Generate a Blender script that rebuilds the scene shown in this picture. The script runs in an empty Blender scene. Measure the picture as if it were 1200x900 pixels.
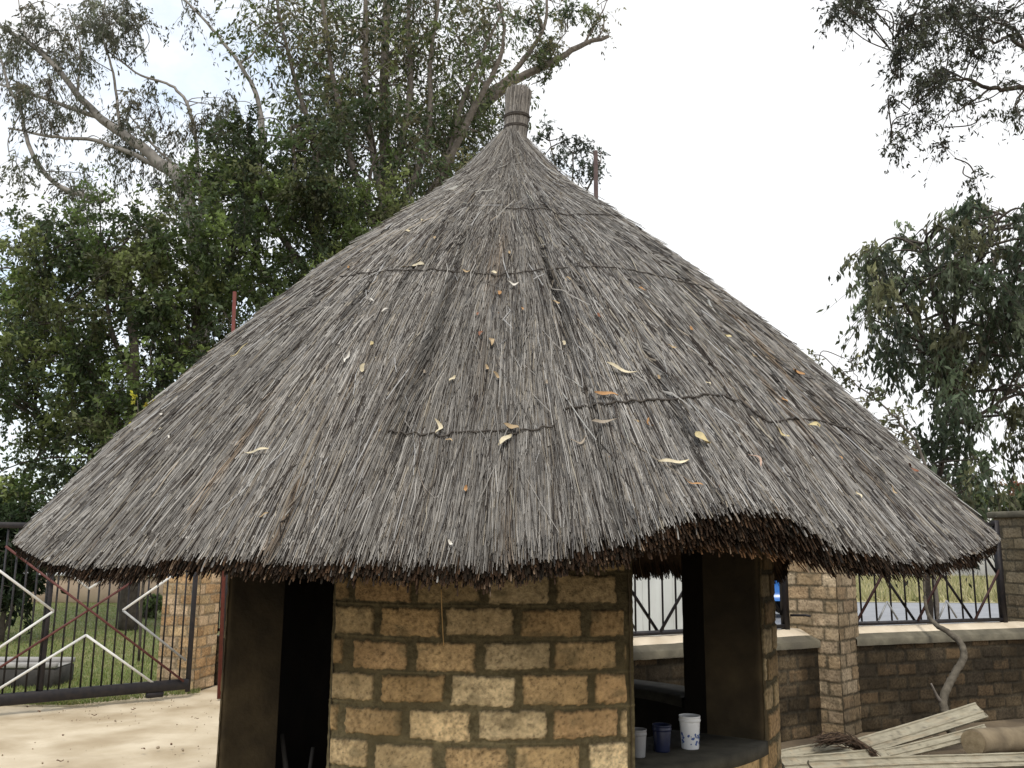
import bpy, math, random
import numpy as np
from mathutils import Vector

random.seed(7)
rng = np.random.default_rng(11)
scene = bpy.context.scene
COL = scene.collection
PI = math.pi

# ------------------------------------------------------------------ camera numbers
F = 1050.0; PITCH = math.radians(10.5); ROLL = math.radians(0.5); EYE = 1.6

def ray(x, y):
    a, b = x-600, y-450
    a, b = a*math.cos(ROLL)+b*math.sin(ROLL), -a*math.sin(ROLL)+b*math.cos(ROLL)
    return np.array([a/F, math.cos(PITCH)+b/F*math.sin(PITCH), math.sin(PITCH)-b/F*math.cos(PITCH)])

def at(x, y, Y):
    r = ray(x, y); return r*(Y/r[1]) + np.array([0, 0, EYE])

def hit(x, y, z=0.0):
    r = ray(x, y); return r*((z-EYE)/r[2]) + np.array([0, 0, EYE])

def proj(P):
    P = np.asarray(P, float); X, Y, Z = P[..., 0], P[..., 1], P[..., 2]-EYE
    d = Y*math.cos(PITCH)+Z*math.sin(PITCH); u = -Y*math.sin(PITCH)+Z*math.cos(PITCH)
    a = F*X/d; b = -F*u/d
    return 600+a*math.cos(ROLL)-b*math.sin(ROLL), 450+a*math.sin(ROLL)+b*math.cos(ROLL)

# ------------------------------------------------------------------ numpy noise
_lat = rng.random((256, 256))
def vnoise(x, y, seed=0):
    x = np.asarray(x, float)+seed*17.31; y = np.asarray(y, float)+seed*9.77
    xi = np.floor(x).astype(int); yi = np.floor(y).astype(int)
    fx = x-xi; fy = y-yi; fx = fx*fx*(3-2*fx); fy = fy*fy*(3-2*fy)
    def L(i, j): return _lat[(xi+i) % 256, (yi+j) % 256]
    return (L(0,0)*(1-fx)+L(1,0)*fx)*(1-fy)+(L(0,1)*(1-fx)+L(1,1)*fx)*fy
def fbm(x, y, seed=0, o=3):
    s = 0; a = 1; t = 0
    for k in range(o):
        s = s+a*vnoise(x*2**k, y*2**k, seed+k*3); t += a; a *= .5
    return s/t
def sstep(a, b, x):
    t = np.clip((x-a)/(b-a), 0, 1); return t*t*(3-2*t)

# ------------------------------------------------------------------ materials
def new_mat(name):
    m = bpy.data.materials.new(name); m.use_nodes = True
    nt = m.node_tree; nt.nodes.clear()
    out = nt.nodes.new('ShaderNodeOutputMaterial')
    return m, nt, out

def mat(name, c1, c2=None, scale=8, rough=.8, metal=0, bump=0, bscale=None, vcol=False, detail=6, spec=.3, contrast=(.3, .7), c3=None, s3=1.2):
    m, nt, out = new_mat(name); N = nt.nodes; Lk = nt.links
    p = N.new('ShaderNodeBsdfPrincipled'); Lk.new(p.outputs[0], out.inputs[0])
    p.inputs['Roughness'].default_value = rough; p.inputs['Metallic'].default_value = metal
    p.inputs['Specular IOR Level'].default_value = spec
    tc = N.new('ShaderNodeTexCoord')
    nz = N.new('ShaderNodeTexNoise'); nz.inputs['Scale'].default_value = scale; nz.inputs['Detail'].default_value = detail
    Lk.new(tc.outputs['Object'], nz.inputs['Vector'])
    mr = N.new('ShaderNodeMapRange'); mr.inputs[1].default_value = contrast[0]; mr.inputs[2].default_value = contrast[1]
    Lk.new(nz.outputs['Fac'], mr.inputs[0])
    mx = N.new('ShaderNodeMix'); mx.data_type = 'RGBA'
    mx.inputs[6].default_value = (*c1, 1); mx.inputs[7].default_value = (*(c2 or c1), 1)
    Lk.new(mr.outputs[0], mx.inputs[0])
    col = mx.outputs[2]
    if c3:
        n3 = N.new('ShaderNodeTexNoise'); n3.inputs['Scale'].default_value = s3; n3.inputs['Detail'].default_value = 5
        Lk.new(tc.outputs['Object'], n3.inputs['Vector'])
        m3 = N.new('ShaderNodeMapRange'); m3.inputs[1].default_value = .45; m3.inputs[2].default_value = .68
        Lk.new(n3.outputs['Fac'], m3.inputs[0])
        x3 = N.new('ShaderNodeMix'); x3.data_type = 'RGBA'; Lk.new(m3.outputs[0], x3.inputs[0])
        Lk.new(col, x3.inputs[6]); x3.inputs[7].default_value = (*c3, 1); col = x3.outputs[2]
    if vcol:
        at_ = N.new('ShaderNodeAttribute'); at_.attribute_name = 'Col'
        mm = N.new('ShaderNodeMix'); mm.data_type = 'RGBA'; mm.blend_type = 'MULTIPLY'; mm.inputs[0].default_value = 1
        Lk.new(at_.outputs['Color'], mm.inputs[6]); Lk.new(col, mm.inputs[7]); col = mm.outputs[2]
    Lk.new(col, p.inputs['Base Color'])
    if bump:
        b = N.new('ShaderNodeBump'); b.inputs['Strength'].default_value = bump; b.inputs['Distance'].default_value = .01
        n2 = N.new('ShaderNodeTexNoise'); n2.inputs['Scale'].default_value = bscale or scale*4; n2.inputs['Detail'].default_value = 6
        Lk.new(tc.outputs['Object'], n2.inputs['Vector']); Lk.new(n2.outputs['Fac'], b.inputs['Height']); Lk.new(b.outputs[0], p.inputs['Normal'])
    return m

def leaf_mat(name, trans=.42):
    m, nt, out = new_mat(name); N = nt.nodes; Lk = nt.links
    a = N.new('ShaderNodeAttribute'); a.attribute_name = 'Col'
    d = N.new('ShaderNodeBsdfPrincipled'); d.inputs['Roughness'].default_value = .55; d.inputs['Specular IOR Level'].default_value = .35
    t = N.new('ShaderNodeBsdfTranslucent'); mx = N.new('ShaderNodeMixShader'); mx.inputs[0].default_value = trans
    Lk.new(a.outputs['Color'], d.inputs['Base Color']); Lk.new(a.outputs['Color'], t.inputs['Color'])
    Lk.new(d.outputs[0], mx.inputs[1]); Lk.new(t.outputs[0], mx.inputs[2]); Lk.new(mx.outputs[0], out.inputs[0])
    return m

M = {}
M['straw'] = mat('weathered_straw', (.85, .85, .85), (1.1, 1.08, 1.05), 30, .85, vcol=True, spec=.15)
M['straw_tie'] = mat('grey_straw_tie', (.10, .092, .083), (.17, .158, .145), 30, .85)
M['under'] = mat('thatch_underlayer', (.030, .022, .016), (.07, .055, .04), 40, .95, bump=.6, bscale=120)
M['brick'] = mat('clay_brick', (.62, .60, .58), (1.16, 1.16, 1.16), 55, .92, bump=.55, bscale=150, vcol=True, spec=.15, contrast=(.32, .6), c3=(.72, .70, .66), s3=3.5)
M['plaster'] = mat('jamb_plaster', (.085, .062, .034), (.16, .118, .062), 9, .92, bump=.5, bscale=40, c3=(.05, .037, .022), s3=3, vcol=True)
M['inside_shade'] = mat('shaded_inner_plaster', (.012, .009, .007), (.022, .017, .012), 6, .95, bump=.3)  # near-black colour stands in for the shade inside the hut
M['sill'] = mat('concrete_sill', (.035, .032, .024), (.07, .064, .048), 12, .85, bump=.3)
M['rope'] = mat('dark_binding_wire', (.035, .03, .027), (.07, .06, .05), 60, .8)
M['black_metal'] = mat('black_painted_steel', (.018, .018, .022), (.035, .03, .03), 20, .5, .3)
M['maroon_metal'] = mat('maroon_painted_steel', (.035, .017, .016), (.06, .024, .021), 25, .6, c3=(.05, .022, .018), s3=6)
M['cross_metal'] = mat('dark_red_steel', (.085, .03, .028), (.13, .045, .038), 25, .6)
M['red_metal'] = mat('red_painted_steel', (.11, .026, .022), (.16, .04, .03), 25, .6, c3=(.09, .03, .02), s3=6)
M['white_metal'] = mat('white_painted_steel', (.62, .62, .60), (.74, .74, .72), 20, .55)
M['silver_metal'] = mat('dull_silver_steel', (.24, .25, .25), (.38, .38, .38), 20, .5, .2)
M['bark'] = mat('grey_bark', (.10, .085, .07), (.2, .175, .15), 14, .9, bump=.7, bscale=30)
M['pale_bark'] = mat('pale_eucalyptus_bark', (.15, .14, .125), (.30, .28, .255), 6, .85, bump=.3)
M['dark_bark'] = mat('dark_bark', (.04, .032, .026), (.09, .075, .06), 12, .92, bump=.7, bscale=30)
M['leaf'] = leaf_mat('leaf_green')
M['dryleaf'] = mat('dry_leaf', (.8, .8, .8), (1.1, 1.1, 1.1), 60, .8, vcol=True)
M['sand'] = mat('packed_sand', (.46, .375, .255), (.62, .53, .39), 2.2, .95, bump=.6, bscale=18, c3=(.38, .30, .195), s3=1.6)
M['soil'] = mat('dark_yard_soil', (.10, .075, .05), (.2, .155, .10), 2.5, .95, bump=.8, bscale=25, c3=(.06, .045, .03), s3=1.8)
M['ground'] = mat('dry_ground', (.30, .25, .16), (.40, .34, .22), .3, .95, bump=.4, bscale=8)
M['lawn'] = mat('lawn_soil', (.13, .16, .055), (.21, .225, .09), 2, .95, bump=.6, bscale=30, c3=(.19, .17, .08), s3=.9)
M['asphalt'] = mat('worn_asphalt', (.17, .18, .20), (.24, .25, .27), 1.5, .55, bump=.2, bscale=60, spec=.6)
M['verge'] = mat('dry_verge', (.34, .31, .17), (.46, .42, .26), .6, .95, bump=.6, bscale=10)
M['coping'] = mat('cement_coping', (.08, .072, .052), (.17, .152, .11), 7, .9, bump=.5, bscale=40, c3=(.09, .08, .06), s3=4)
M['cream'] = mat('cream_cement', (.50, .42, .31), (.68, .59, .46), 5, .9, bump=.3, bscale=40)
M['board'] = mat('weathered_board', (.27, .25, .195), (.43, .405, .33), 7, .85, bump=.5, bscale=60, c3=(.26, .24, .19), s3=7, vcol=True)
M['log'] = mat('debarked_log', (.12, .092, .058), (.26, .205, .13), 5, .9, bump=.4, bscale=30)
M['logend'] = mat('log_cut_face', (.20, .15, .085), (.33, .26, .16), 18, .85, bump=.3)
M['white_plastic'] = mat('white_plastic', (.70, .71, .72), (.78, .79, .80), 10, .35, spec=.5)
M['blue_plastic'] = mat('dark_blue_plastic', (.008, .012, .040), (.011, .016, .05), 10, .4, spec=.5)
M['grey_plastic'] = mat('grey_plastic', (.22, .22, .23), (.3, .3, .3), 10, .45, spec=.5)
M['blue_print'] = mat('blue_printed_pattern', (.05, .10, .28), (.08, .14, .36), 30, .4)
M['white_wall'] = mat('white_limewash', (.72, .72, .71), (.82, .82, .81), 1, .9)
M['pink_wall'] = mat('pinkish_plaster', (.36, .27, .2), (.46, .36, .27), 2, .9, bump=.2)
M['sheet'] = mat('pale_sheet_metal', (.50, .52, .50), (.62, .64, .62), 2, .6)
M['trough'] = mat('dark_trough_concrete', (.03, .028, .026), (.07, .065, .06), 6, .9, bump=.4)
M['troughrim'] = mat('grey_trough_rim', (.26, .25, .24), (.36, .35, .33), 8, .9, bump=.4)
M['grey_roof'] = mat('grey_sheet_roof', (.12, .12, .12), (.2, .2, .2), 2, .7)
M['blue_paint'] = mat('blue_car_paint', (.02, .13, .42), (.02, .13, .42), 2, .25, spec=.5)
M['white_paint'] = mat('white_car_paint', (.66, .68, .70), (.7, .7, .72), 2, .3, spec=.5)
M['glass'] = mat('dark_window_glass', (.02, .022, .025), (.03, .03, .035), 2, .1, spec=.6)
M['rubber'] = mat('black_rubber', (.015, .015, .015), (.03, .03, .03), 10, .85)
M['stone'] = mat('pebbles', (.22, .175, .12), (.40, .33, .24), 5, .9)
M['frond'] = mat('dead_frond', (.8, .8, .8), (1.1, 1.1, 1.1), 40, .9, vcol=True)
M['rotor_grass'] = M['dryleaf']

# ------------------------------------------------------------------ object plumbing
ORG = {}
def tag(o, label=None, cat=None, group=None, kind=None):
    if label: o['label'] = label
    if cat: o['category'] = cat
    if group: o['group'] = group
    if kind: o['kind'] = kind
    return o

def thing(name, loc, label, cat, group=None):
    o = bpy.data.objects.new(name, None); COL.objects.link(o); o.empty_display_size = .1
    o.location = [float(v) for v in loc]; ORG[o.name] = np.array(loc, float)
    return tag(o, label, cat, group)

def build(name, geo, m, parent=None, loc=None, smooth=False):
    """geo = (V, F[, C]); world coordinates in, local out; F = (n,4) array, a triangle repeats no vertex but uses -1 as 4th"""
    V = np.asarray(geo[0], float); Fc = np.asarray(geo[1], dtype=np.int64); C = geo[2] if len(geo) > 2 else None
    org = ORG[parent.name] if parent is not None else (np.array(loc, float) if loc is not None else np.zeros(3))
    me = bpy.data.meshes.new(name)
    V = V-org
    if Fc.shape[1] == 3: Fc = np.concatenate([Fc, np.full((len(Fc), 1), -1)], 1)
    tri = Fc[:, 3] < 0
    cnt = np.where(tri, 3, 4)
    flat = Fc.ravel(); flat = flat[flat >= 0]
    me.vertices.add(len(V)); me.vertices.foreach_set('co', V.astype(np.float32).ravel())
    me.loops.add(len(flat)); me.loops.foreach_set('vertex_index', flat.astype(np.int32))
    me.polygons.add(len(Fc))
    st = np.concatenate([[0], np.cumsum(cnt)[:-1]]).astype(np.int32)
    me.polygons.foreach_set('loop_start', st); me.polygons.foreach_set('loop_total', cnt.astype(np.int32))
    me.update(calc_edges=True)
    if smooth: me.polygons.foreach_set('use_smooth', np.ones(len(Fc), bool))
    if C is not None:
        C = np.asarray(C, float)
        if C.shape[1] == 3: C = np.concatenate([C, np.ones((len(C), 1))], 1)
        a = me.color_attributes.new('Col', 'FLOAT_COLOR', 'POINT'); a.data.foreach_set('color', C.astype(np.float32).ravel())
    me.materials.append(m); me.validate()
    o = bpy.data.objects.new(name, me); COL.objects.link(o)
    if parent is not None: o.parent = parent
    else: o.location = [float(v) for v in org]
    ORG[o.name] = org
    return o

def merge(*gs):
    V = []; Fc = []; C = []; n = 0; hasC = len(gs[0]) > 2
    for g in gs:
        f = np.asarray(g[1], dtype=np.int64)
        if f.shape[1] == 3: f = np.concatenate([f, np.full((len(f), 1), -1)], 1)
        V.append(np.asarray(g[0], float)); Fc.append(np.where(f >= 0, f+n, -1)); n += len(g[0])
        if hasC: C.append(np.asarray(g[2]))
    r = (np.concatenate(V), np.concatenate(Fc))
    return r+((np.concatenate(C),) if hasC else ())

def col(g, c, jit=0):
    n = len(g[0]); c = np.tile(np.array(c, float), (n, 1))
    if jit: c = c*(1+jit*(rng.random((n, 1))-.5))
    return (g[0], g[1], c)

def box(c, ax, ay, az):
    """centre + three half-extent vectors"""
    c, ax, ay, az = [np.array(v, float) for v in (c, ax, ay, az)]
    V = np.array([c+sx*ax+sy*ay+sz*az for sx in (-1, 1) for sy in (-1, 1) for sz in (-1, 1)])
    Fc = np.array([[0,1,3,2],[4,6,7,5],[0,4,5,1],[2,3,7,6],[0,2,6,4],[1,5,7,3]])
    return V, Fc

def bevbox(c, ax, ay, az, b=.01):
    """chamfered box (three crossed slabs hull): built as an octagonal prism with chamfered ends"""
    c, ax, ay, az = [np.array(v, float) for v in (c, ax, ay, az)]
    la, lb, lc = [np.linalg.norm(v) for v in (ax, ay, az)]
    ux, uy, uz = ax/la, ay/lb, az/lc
    def ring(z, s):
        x, y = la-s, lb-s
        pts = [(x, y-b), (x-b, y), (-x+b, y), (-x, y-b), (-x, -y+b), (-x+b, -y), (x-b, -y), (x, -y+b)]
        return [c+ux*p[0]+uy*p[1]+uz*z for p in pts]
    rs = [ring(-lc, b), ring(-lc+b, 0), ring(lc-b, 0), ring(lc, b)]
    V = np.array([p for r in rs for p in r]+[c-uz*lc, c+uz*lc]); Fc = []
    for k in range(3):
        for i in range(8):
            j = (i+1) % 8; Fc.append([k*8+i, k*8+j, k*8+8+j, k*8+8+i])
    for i in range(8):
        j = (i+1) % 8; Fc.append([32, j, i, -1]); Fc.append([33, 24+i, 24+j, -1])
    return V, np.array(Fc)

def bar(p, q, w, d=None, side=None):
    """rectangular bar from p to q, w wide along 'side', d deep"""
    p, q = np.array(p, float), np.array(q, float); d = d or w
    t = q-p; L = np.linalg.norm(t); t = t/L
    s = np.array(side if side is not None else ((1, 0, 0) if abs(t[0]) < .9 else (0, 1, 0)), float)
    s = s-t*np.dot(s, t); s /= np.linalg.norm(s); n = np.cross(t, s)
    return box((p+q)/2, s*w/2, n*d/2, t*L/2)

def tube(pts, rad, n=6, cap=True):
    pts = np.asarray(pts, float); k = len(pts); rad = np.broadcast_to(np.asarray(rad, float), (k,))
    t = np.gradient(pts, axis=0); t /= np.linalg.norm(t, axis=1)[:, None]+1e-9
    ref = np.array([0, 0, 1.]) if abs(t[:, 2]).mean() < .8 else np.array([1., 0, 0])
    s = np.cross(t, ref); s /= np.linalg.norm(s, axis=1)[:, None]+1e-9; b = np.cross(t, s)
    a = np.arange(n)*2*PI/n
    V = pts[:, None]+rad[:, None, None]*(np.cos(a)[None, :, None]*s[:, None]+np.sin(a)[None, :, None]*b[:, None])
    V = V.reshape(-1, 3); i = np.arange(n); j = (i+1) % n
    Fc = np.concatenate([np.stack([q*n+i, q*n+j, q*n+n+j, q*n+n+i], 1) for q in range(k-1)])
    if cap:
        V = np.concatenate([V, pts[:1], pts[-1:]]); c0, c1 = k*n, k*n+1
        Fc = np.concatenate([Fc, np.stack([j, i, np.full(n, c0), np.full(n, -1)], 1), np.stack([(k-1)*n+i, (k-1)*n+j, np.full(n, c1), np.full(n, -1)], 1)])
    return V, Fc

def spline(pts, n=8):
    pts = np.asarray(pts, float)
    if len(pts) < 3:
        t = np.linspace(0, 1, n)[:, None]; return pts[0]*(1-t)+pts[-1]*t
    P = np.concatenate([2*pts[:1]-pts[1:2], pts, 2*pts[-1:]-pts[-2:-1]])
    out = []
    for i in range(1, len(P)-2):
        t = np.linspace(0, 1, n, endpoint=False)[:, None]
        a, b, c, d = P[i-1], P[i], P[i+1], P[i+2]
        out.append(.5*((2*b)+(-a+c)*t+(2*a-5*b+4*c-d)*t**2+(-a+3*b-3*c+d)*t**3))
    out.append(P[-2][None]); return np.concatenate(out)

def lathe(c, prof, n=32):
    prof = np.array(prof, float); a = np.arange(n)*2*PI/n
    V = np.stack([c[0]+prof[:, :1]*np.cos(a), c[1]+prof[:, :1]*np.sin(a), c[2]+prof[:, 1:2]+0*a], -1).reshape(-1, 3)
    i = np.arange(n); j = (i+1) % n
    Fc = np.concatenate([np.stack([q*n+i, q*n+j, q*n+n+j, q*n+n+i], 1) for q in range(len(prof)-1)])
    return V, Fc

def grid(P, colr=None):
    """P (a,b,3) -> quads"""
    a, b = P.shape[:2]; idx = np.arange(a*b).reshape(a, b)
    Fc = np.stack([idx[:-1, :-1], idx[1:, :-1], idx[1:, 1:], idx[:-1, 1:]], -1).reshape(-1, 4)
    g = (P.reshape(-1, 3), Fc)
    return g+((colr.reshape(-1, 3),) if colr is not None else ())

# ------------------------------------------------------------------ brickwork
def bricks(mapf, u0, u1, v0, v1, step=.006, pv=.122, bh=.09, pu=.262, bw=.228, phu=0., phv=0., depth=.009,
           seed=0, pal=((.47, .31, .165), (.52, .38, .22), (.42, .255, .13), (.55, .43, .27), (.38, .245, .135)),
           mortar=(.125, .105, .062), edge=(0, 0), stain_shade=None, ridge=True, mort_noise=.5):
    """height-displaced brickwork sheet; mapf(u,v,h)->xyz"""
    nu = max(2, int((u1-u0)/step)); nv = max(2, int((v1-v0)/step))
    u, v = np.meshgrid(np.linspace(u0, u1, nu), np.linspace(v0, v1, nv), indexing='ij')
    wv = v+.006*(vnoise(u*4, v*2, seed)-.5)
    row = np.floor((wv-phv)/pv).astype(int); fv = (wv-phv)-row*pv-pv/2
    uo = u-phu-np.where(row % 2 == 0, 0, pu/2)+(_lat[(row+seed*5) % 256, 7]-.5)*.03
    cl = np.floor(uo/pu).astype(int); fu = uo-cl*pu-pu/2
    r1 = _lat[(row*7+seed) % 256, (cl*13+seed*3) % 256]; r2 = _lat[(row*11+5) % 256, (cl*5+seed*7+50) % 256]; r3 = _lat[(row*3+90) % 256, (cl*17+seed+9) % 256]
    hw = (bw/2)*(.93+.12*r1); hh = (bh/2)*(.94+.12*r2)
    fu2 = fu-(r3-.5)*.014; fv2 = fv-(r1-.5)*.008+fu*(r2-.5)*.05
    cr = .007
    dx = np.abs(fu2)-hw+cr; dy = np.abs(fv2)-hh+cr
    d = -(np.hypot(np.maximum(dx, 0), np.maximum(dy, 0))+np.minimum(np.maximum(dx, dy), 0)-cr)
    d = d+(fbm(u*70, v*70, seed+2)-.5)*.014+(vnoise(u*34, v*34, seed+5)-.5)*.006
    mask = sstep(-.0015, .0035, d)
    if edge[0]: mask = mask*sstep(edge[0], edge[0]+.008, u-u0+.012*(vnoise(v*12, u*0, seed)-.5))
    if edge[1]: mask = mask*sstep(edge[1], edge[1]+.008, u1-u+.012*(vnoise(v*12, u*0+4, seed)-.5))
    pal = np.array(pal); pc = pal[(r3*len(pal)).astype(int) % len(pal)]*(.82+.36*r2)[..., None]
    spk = fbm(u*120, v*120, seed+8, 2)
    pc = pc*(.75+.5*fbm(u*18, v*18, seed+9))[..., None]*(1-.45*sstep(.70, .82, spk))[..., None]*(1+.25*sstep(.7, .3, spk))[..., None]
    pc = pc*(.72+.28*sstep(0, .016, d))[..., None]
    mc = np.array(mortar)*(1-mort_noise/2+mort_noise*fbm(u*25, v*25, seed+12))[..., None]
    smear = sstep(.60, .78, fbm(u*11+3, v*16, seed+15))*mask*.55; pc = pc*(1-smear[..., None])+mc*1.25*smear[..., None]
    c = mc*(1-mask[..., None])+pc*mask[..., None]
    h = mask*depth*(.8+.4*r1)+(fbm(u*35, v*35, seed+4)-.5)*.006*mask+(1-mask)*(fbm(u*30, v*60, seed+6)-.5)*.007
    if ridge:
        jv = np.abs(np.abs(fv)-pv/2); rl = np.exp(-(jv/.004)**2)*(1-mask)*sstep(.35, .6, vnoise(u*5, v*30, seed+3))
        h = h+rl*.005; c = c*(1+.35*rl)[..., None]
    if stain_shade is not None: c = c*stain_shade(u, v)[..., None]
    return grid(mapf(u, v, h), c)

# ================================================================== WORLD, SUN, CAMERA
w = bpy.data.worlds.new('World'); scene.world = w; w.use_nodes = True
nt = w.node_tree; N = nt.nodes; Lk = nt.links; N.clear()
wo = N.new('ShaderNodeOutputWorld'); bg = N.new('ShaderNodeBackground'); bg.inputs[1].default_value = .12
SUN_EL, SUN_AZ = math.radians(54), math.radians(174)     # compass-style rotation of the sun
sky = N.new('ShaderNodeTexSky'); sky.sky_type = 'NISHITA'; sky.sun_disc = False; sky.sun_elevation = SUN_EL; sky.sun_rotation = SUN_AZ
sky.dust_density = 2.5; sky.air_density = 1.2
tc = N.new('ShaderNodeTexCoord'); mp = N.new('ShaderNodeMapping'); mp.inputs['Scale'].default_value = (1, 1, 1.8); mp.inputs['Location'].default_value = (3.3, .4, .2)
nz = N.new('ShaderNodeTexNoise'); nz.inputs['Scale'].default_value = 3.4; nz.inputs['Detail'].default_value = 7; nz.inputs['Roughness'].default_value = .62
Lk.new(tc.outputs['Generated'], mp.inputs[0]); Lk.new(mp.outputs[0], nz.inputs['Vector'])
sx = N.new('ShaderNodeSeparateXYZ'); Lk.new(tc.outputs['Generated'], sx.inputs[0])
ax = N.new('ShaderNodeMath'); ax.operation = 'MULTIPLY_ADD'; ax.inputs[1].default_value = .42; Lk.new(sx.outputs[0], ax.inputs[0]); Lk.new(nz.outputs['Fac'], ax.inputs[2])
mr = N.new('ShaderNodeMapRange'); mr.inputs[1].default_value = .17; mr.inputs[2].default_value = .42; Lk.new(ax.outputs[0], mr.inputs[0])
sc_ = N.new('ShaderNodeMix'); sc_.data_type = 'RGBA'; sc_.blend_type = 'ADD'; sc_.inputs[0].default_value = 1
Lk.new(sky.outputs[0], sc_.inputs[6]); sc_.inputs[7].default_value = (4.8, 5.4, 6.0, 1)
mx = N.new('ShaderNodeMix'); mx.data_type = 'RGBA'; Lk.new(mr.outputs[0], mx.inputs[0]); Lk.new(sc_.outputs[2], mx.inputs[6])
mx.inputs[7].default_value = (9.4, 9.5, 9.65, 1)
Lk.new(mx.outputs[2], bg.inputs[0]); Lk.new(bg.outputs[0], wo.inputs[0])

sl = bpy.data.lights.new('sun', 'SUN'); sl.energy = 2.3; sl.angle = math.radians(12); sl.color = (1, .95, .87)
so = bpy.data.objects.new('sun', sl); COL.objects.link(so)
sd = Vector((math.sin(SUN_AZ)*math.cos(SUN_EL), math.cos(SUN_AZ)*math.cos(SUN_EL), math.sin(SUN_EL)))  # towards the sun
so.rotation_euler = sd.to_track_quat('Z', 'Y').to_euler(); so.location = (0, 0, 20)

cd = bpy.data.cameras.new('camera'); cd.lens = 36*F/1200; cd.sensor_width = 36; cd.clip_end = 2000; cd.clip_start = .05
co = bpy.data.objects.new('camera', cd); COL.objects.link(co); co.location = (0, 0, EYE)
from mathutils import Matrix
co.rotation_euler = (Matrix.Rotation(PI/2+PITCH, 3, 'X') @ Matrix.Rotation(ROLL, 3, 'Z')).to_euler()
scene.camera = co
scene.view_settings.view_transform = 'Standard'; scene.view_settings.look = 'None'; scene.view_settings.exposure = 0

# ================================================================== GROUND
def sheet(name, pts, z, m, sub=None):
    pts = [np.array([p[0], p[1], z]) for p in pts]
    if sub:
        a, b = sub; s, t = np.meshgrid(np.linspace(0, 1, a), np.linspace(0, 1, b), indexing='ij'); s = s[..., None]; t = t[..., None]
        P = (pts[0]*(1-s)+pts[1]*s)*(1-t)+(pts[3]*(1-s)+pts[2]*s)*t
        P[..., 2] += .02*(fbm(P[..., 0]*1.3, P[..., 1]*1.3, 5)-.5)*np.sin(PI*s[..., 0])*np.sin(PI*t[..., 0])+.012*(fbm(P[..., 0]*7, P[..., 1]*7, 6, 4)-.5)
        o = build(name, grid(P), m, smooth=True)
    else: o = build(name, (np.array(pts), np.array([[0, 1, 2, 3]])), m)
    return tag(o, kind='structure')
sheet('ground', [(-400, -60), (400, -60), (400, 800), (-400, 800)], -.03, M['ground'])
sheet('yard', [(-14, -6), (1.6, -6), (1.6, 12.5), (-14, 12.5)], -.016, M['sand'], (300, 320))
sheet('soil', [(1.6, -6), (9, -6), (9, 12.5), (1.6, 12.5)], .004, M['soil'], (120, 220))
sheet('lawn', [(-9, 6.0), (-2.9, 11.75), (-5, 27), (-34, 27)], .008, M['lawn'])
sheet('road', [(-2, 15.5), (120, 17), (120, 34), (-2, 30)], -.004, M['asphalt'])
sheet('verge', [(0, 30.2), (120, 34.2), (140, 68), (0, 62)], .0, M['verge'])

# ================================================================== ROOF FUNCTION
CX, CY = -.02, 4.8
KR = np.array([.06, .3, .7, 1.1, 1.5, 1.9, 2.268]); KZ = np.array([3.955, 3.632, 3.295, 2.938, 2.535, 2.095, 1.662])
_rf = np.linspace(.06, 2.268, 200)
_cf = np.polyfit(KR, KZ, 4)
_zf = .55*np.interp(_rf, KR, KZ)+.45*np.polyval(_cf, _rf)
RE = 2.268
LIP = np.array([(20,632,10),(60,655,13),(100,662,20),(150,656,26),(200,650,24),(260,652,16),(330,658,14),(400,660,18),(480,664,22),(540,665,20),
                (600,661,20),(650,652,20),(700,642,22),(760,626,26),(800,611,36),(850,600,48),(900,601,54),(930,610,52),(960,632,40),(1000,645,34),
                (1040,655,26),(1100,655,18),(1140,645,13),(1165,632,10)], float)
_th = np.radians(np.arange(-180, 181, 1.0)); _dz = np.zeros_like(_th); _tk = np.zeros_like(_th)+.12
for i, t in enumerate(_th):
    d = abs(math.degrees(t))
    if d <= 63:
        z = 1.62
        for _ in range(12):
            px, py = proj([CX+RE*math.sin(t), CY-RE*math.cos(t), z])
            ty = np.interp(px, LIP[:, 0], LIP[:, 1]); z += (py-ty)/F*(CY-RE*math.cos(t))*.9
        _dz[i] = z-_zf[-1]; _tk[i] = np.interp(px, LIP[:, 0], LIP[:, 2])/F*(CY-RE*math.cos(t))
    else:
        q = math.degrees(t); _dz[i] = .03*math.sin(q*.13)+.02*math.sin(q*.31)
        if q > 125: _dz[i] -= .13; _tk[i] = .17
k = np.where(np.abs(np.degrees(_th)) <= 63)[0]
for s in (1, -1):     # ease the seam at the two flanks
    for d in range(64, 76):
        i = 180+s*d; j = 180+s*63; f = (d-63)/12; _dz[i] = _dz[j]*(1-f)+_dz[i]*f; _tk[i] = _tk[j]*(1-f)+_tk[i]*f
def dzf(t): return np.interp(t, _th, _dz)
def tkf(t): return np.interp(t, _th, _tk)
def wrap(t): return (t+PI) % (2*PI)-PI
def roofP(t, s, lift=0.):
    """t azimuth from the camera side, s 0 apex..1 eave (may pass 1), lift along the surface normal"""
    t = wrap(t); r = .06+(RE-.06)*s
    z = np.where(s <= 1, np.interp(r, _rf, _zf), _zf[-1]-(r-RE)*1.15)+dzf(t)*np.clip(s, 0, 1)**6
    lump = .030*(fbm(t*3.1+40, s*2.2, 21)-.5)+.018*(fbm(t*9+40, s*5, 23)-.5)
    furrow = -.030*sstep(.76, .92, vnoise(t*58*np.clip(s, .15, 1)**.2+60, s*6.0+t*2, 31))*sstep(.12, .3, s)
    fu2 = -.022*sstep(.86, .96, vnoise(t*30+12-s*1.5, s*2.6, 33))*sstep(.3, .5, s)
    h = lump*sstep(0, .25, s)+furrow*.8+fu2+lift
    nr = .72; nz_ = .69
    return np.stack([CX+(r+h*nr)*np.sin(t), CY-(r+h*nr)*np.cos(t), z+h*nz_], -1)

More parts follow.
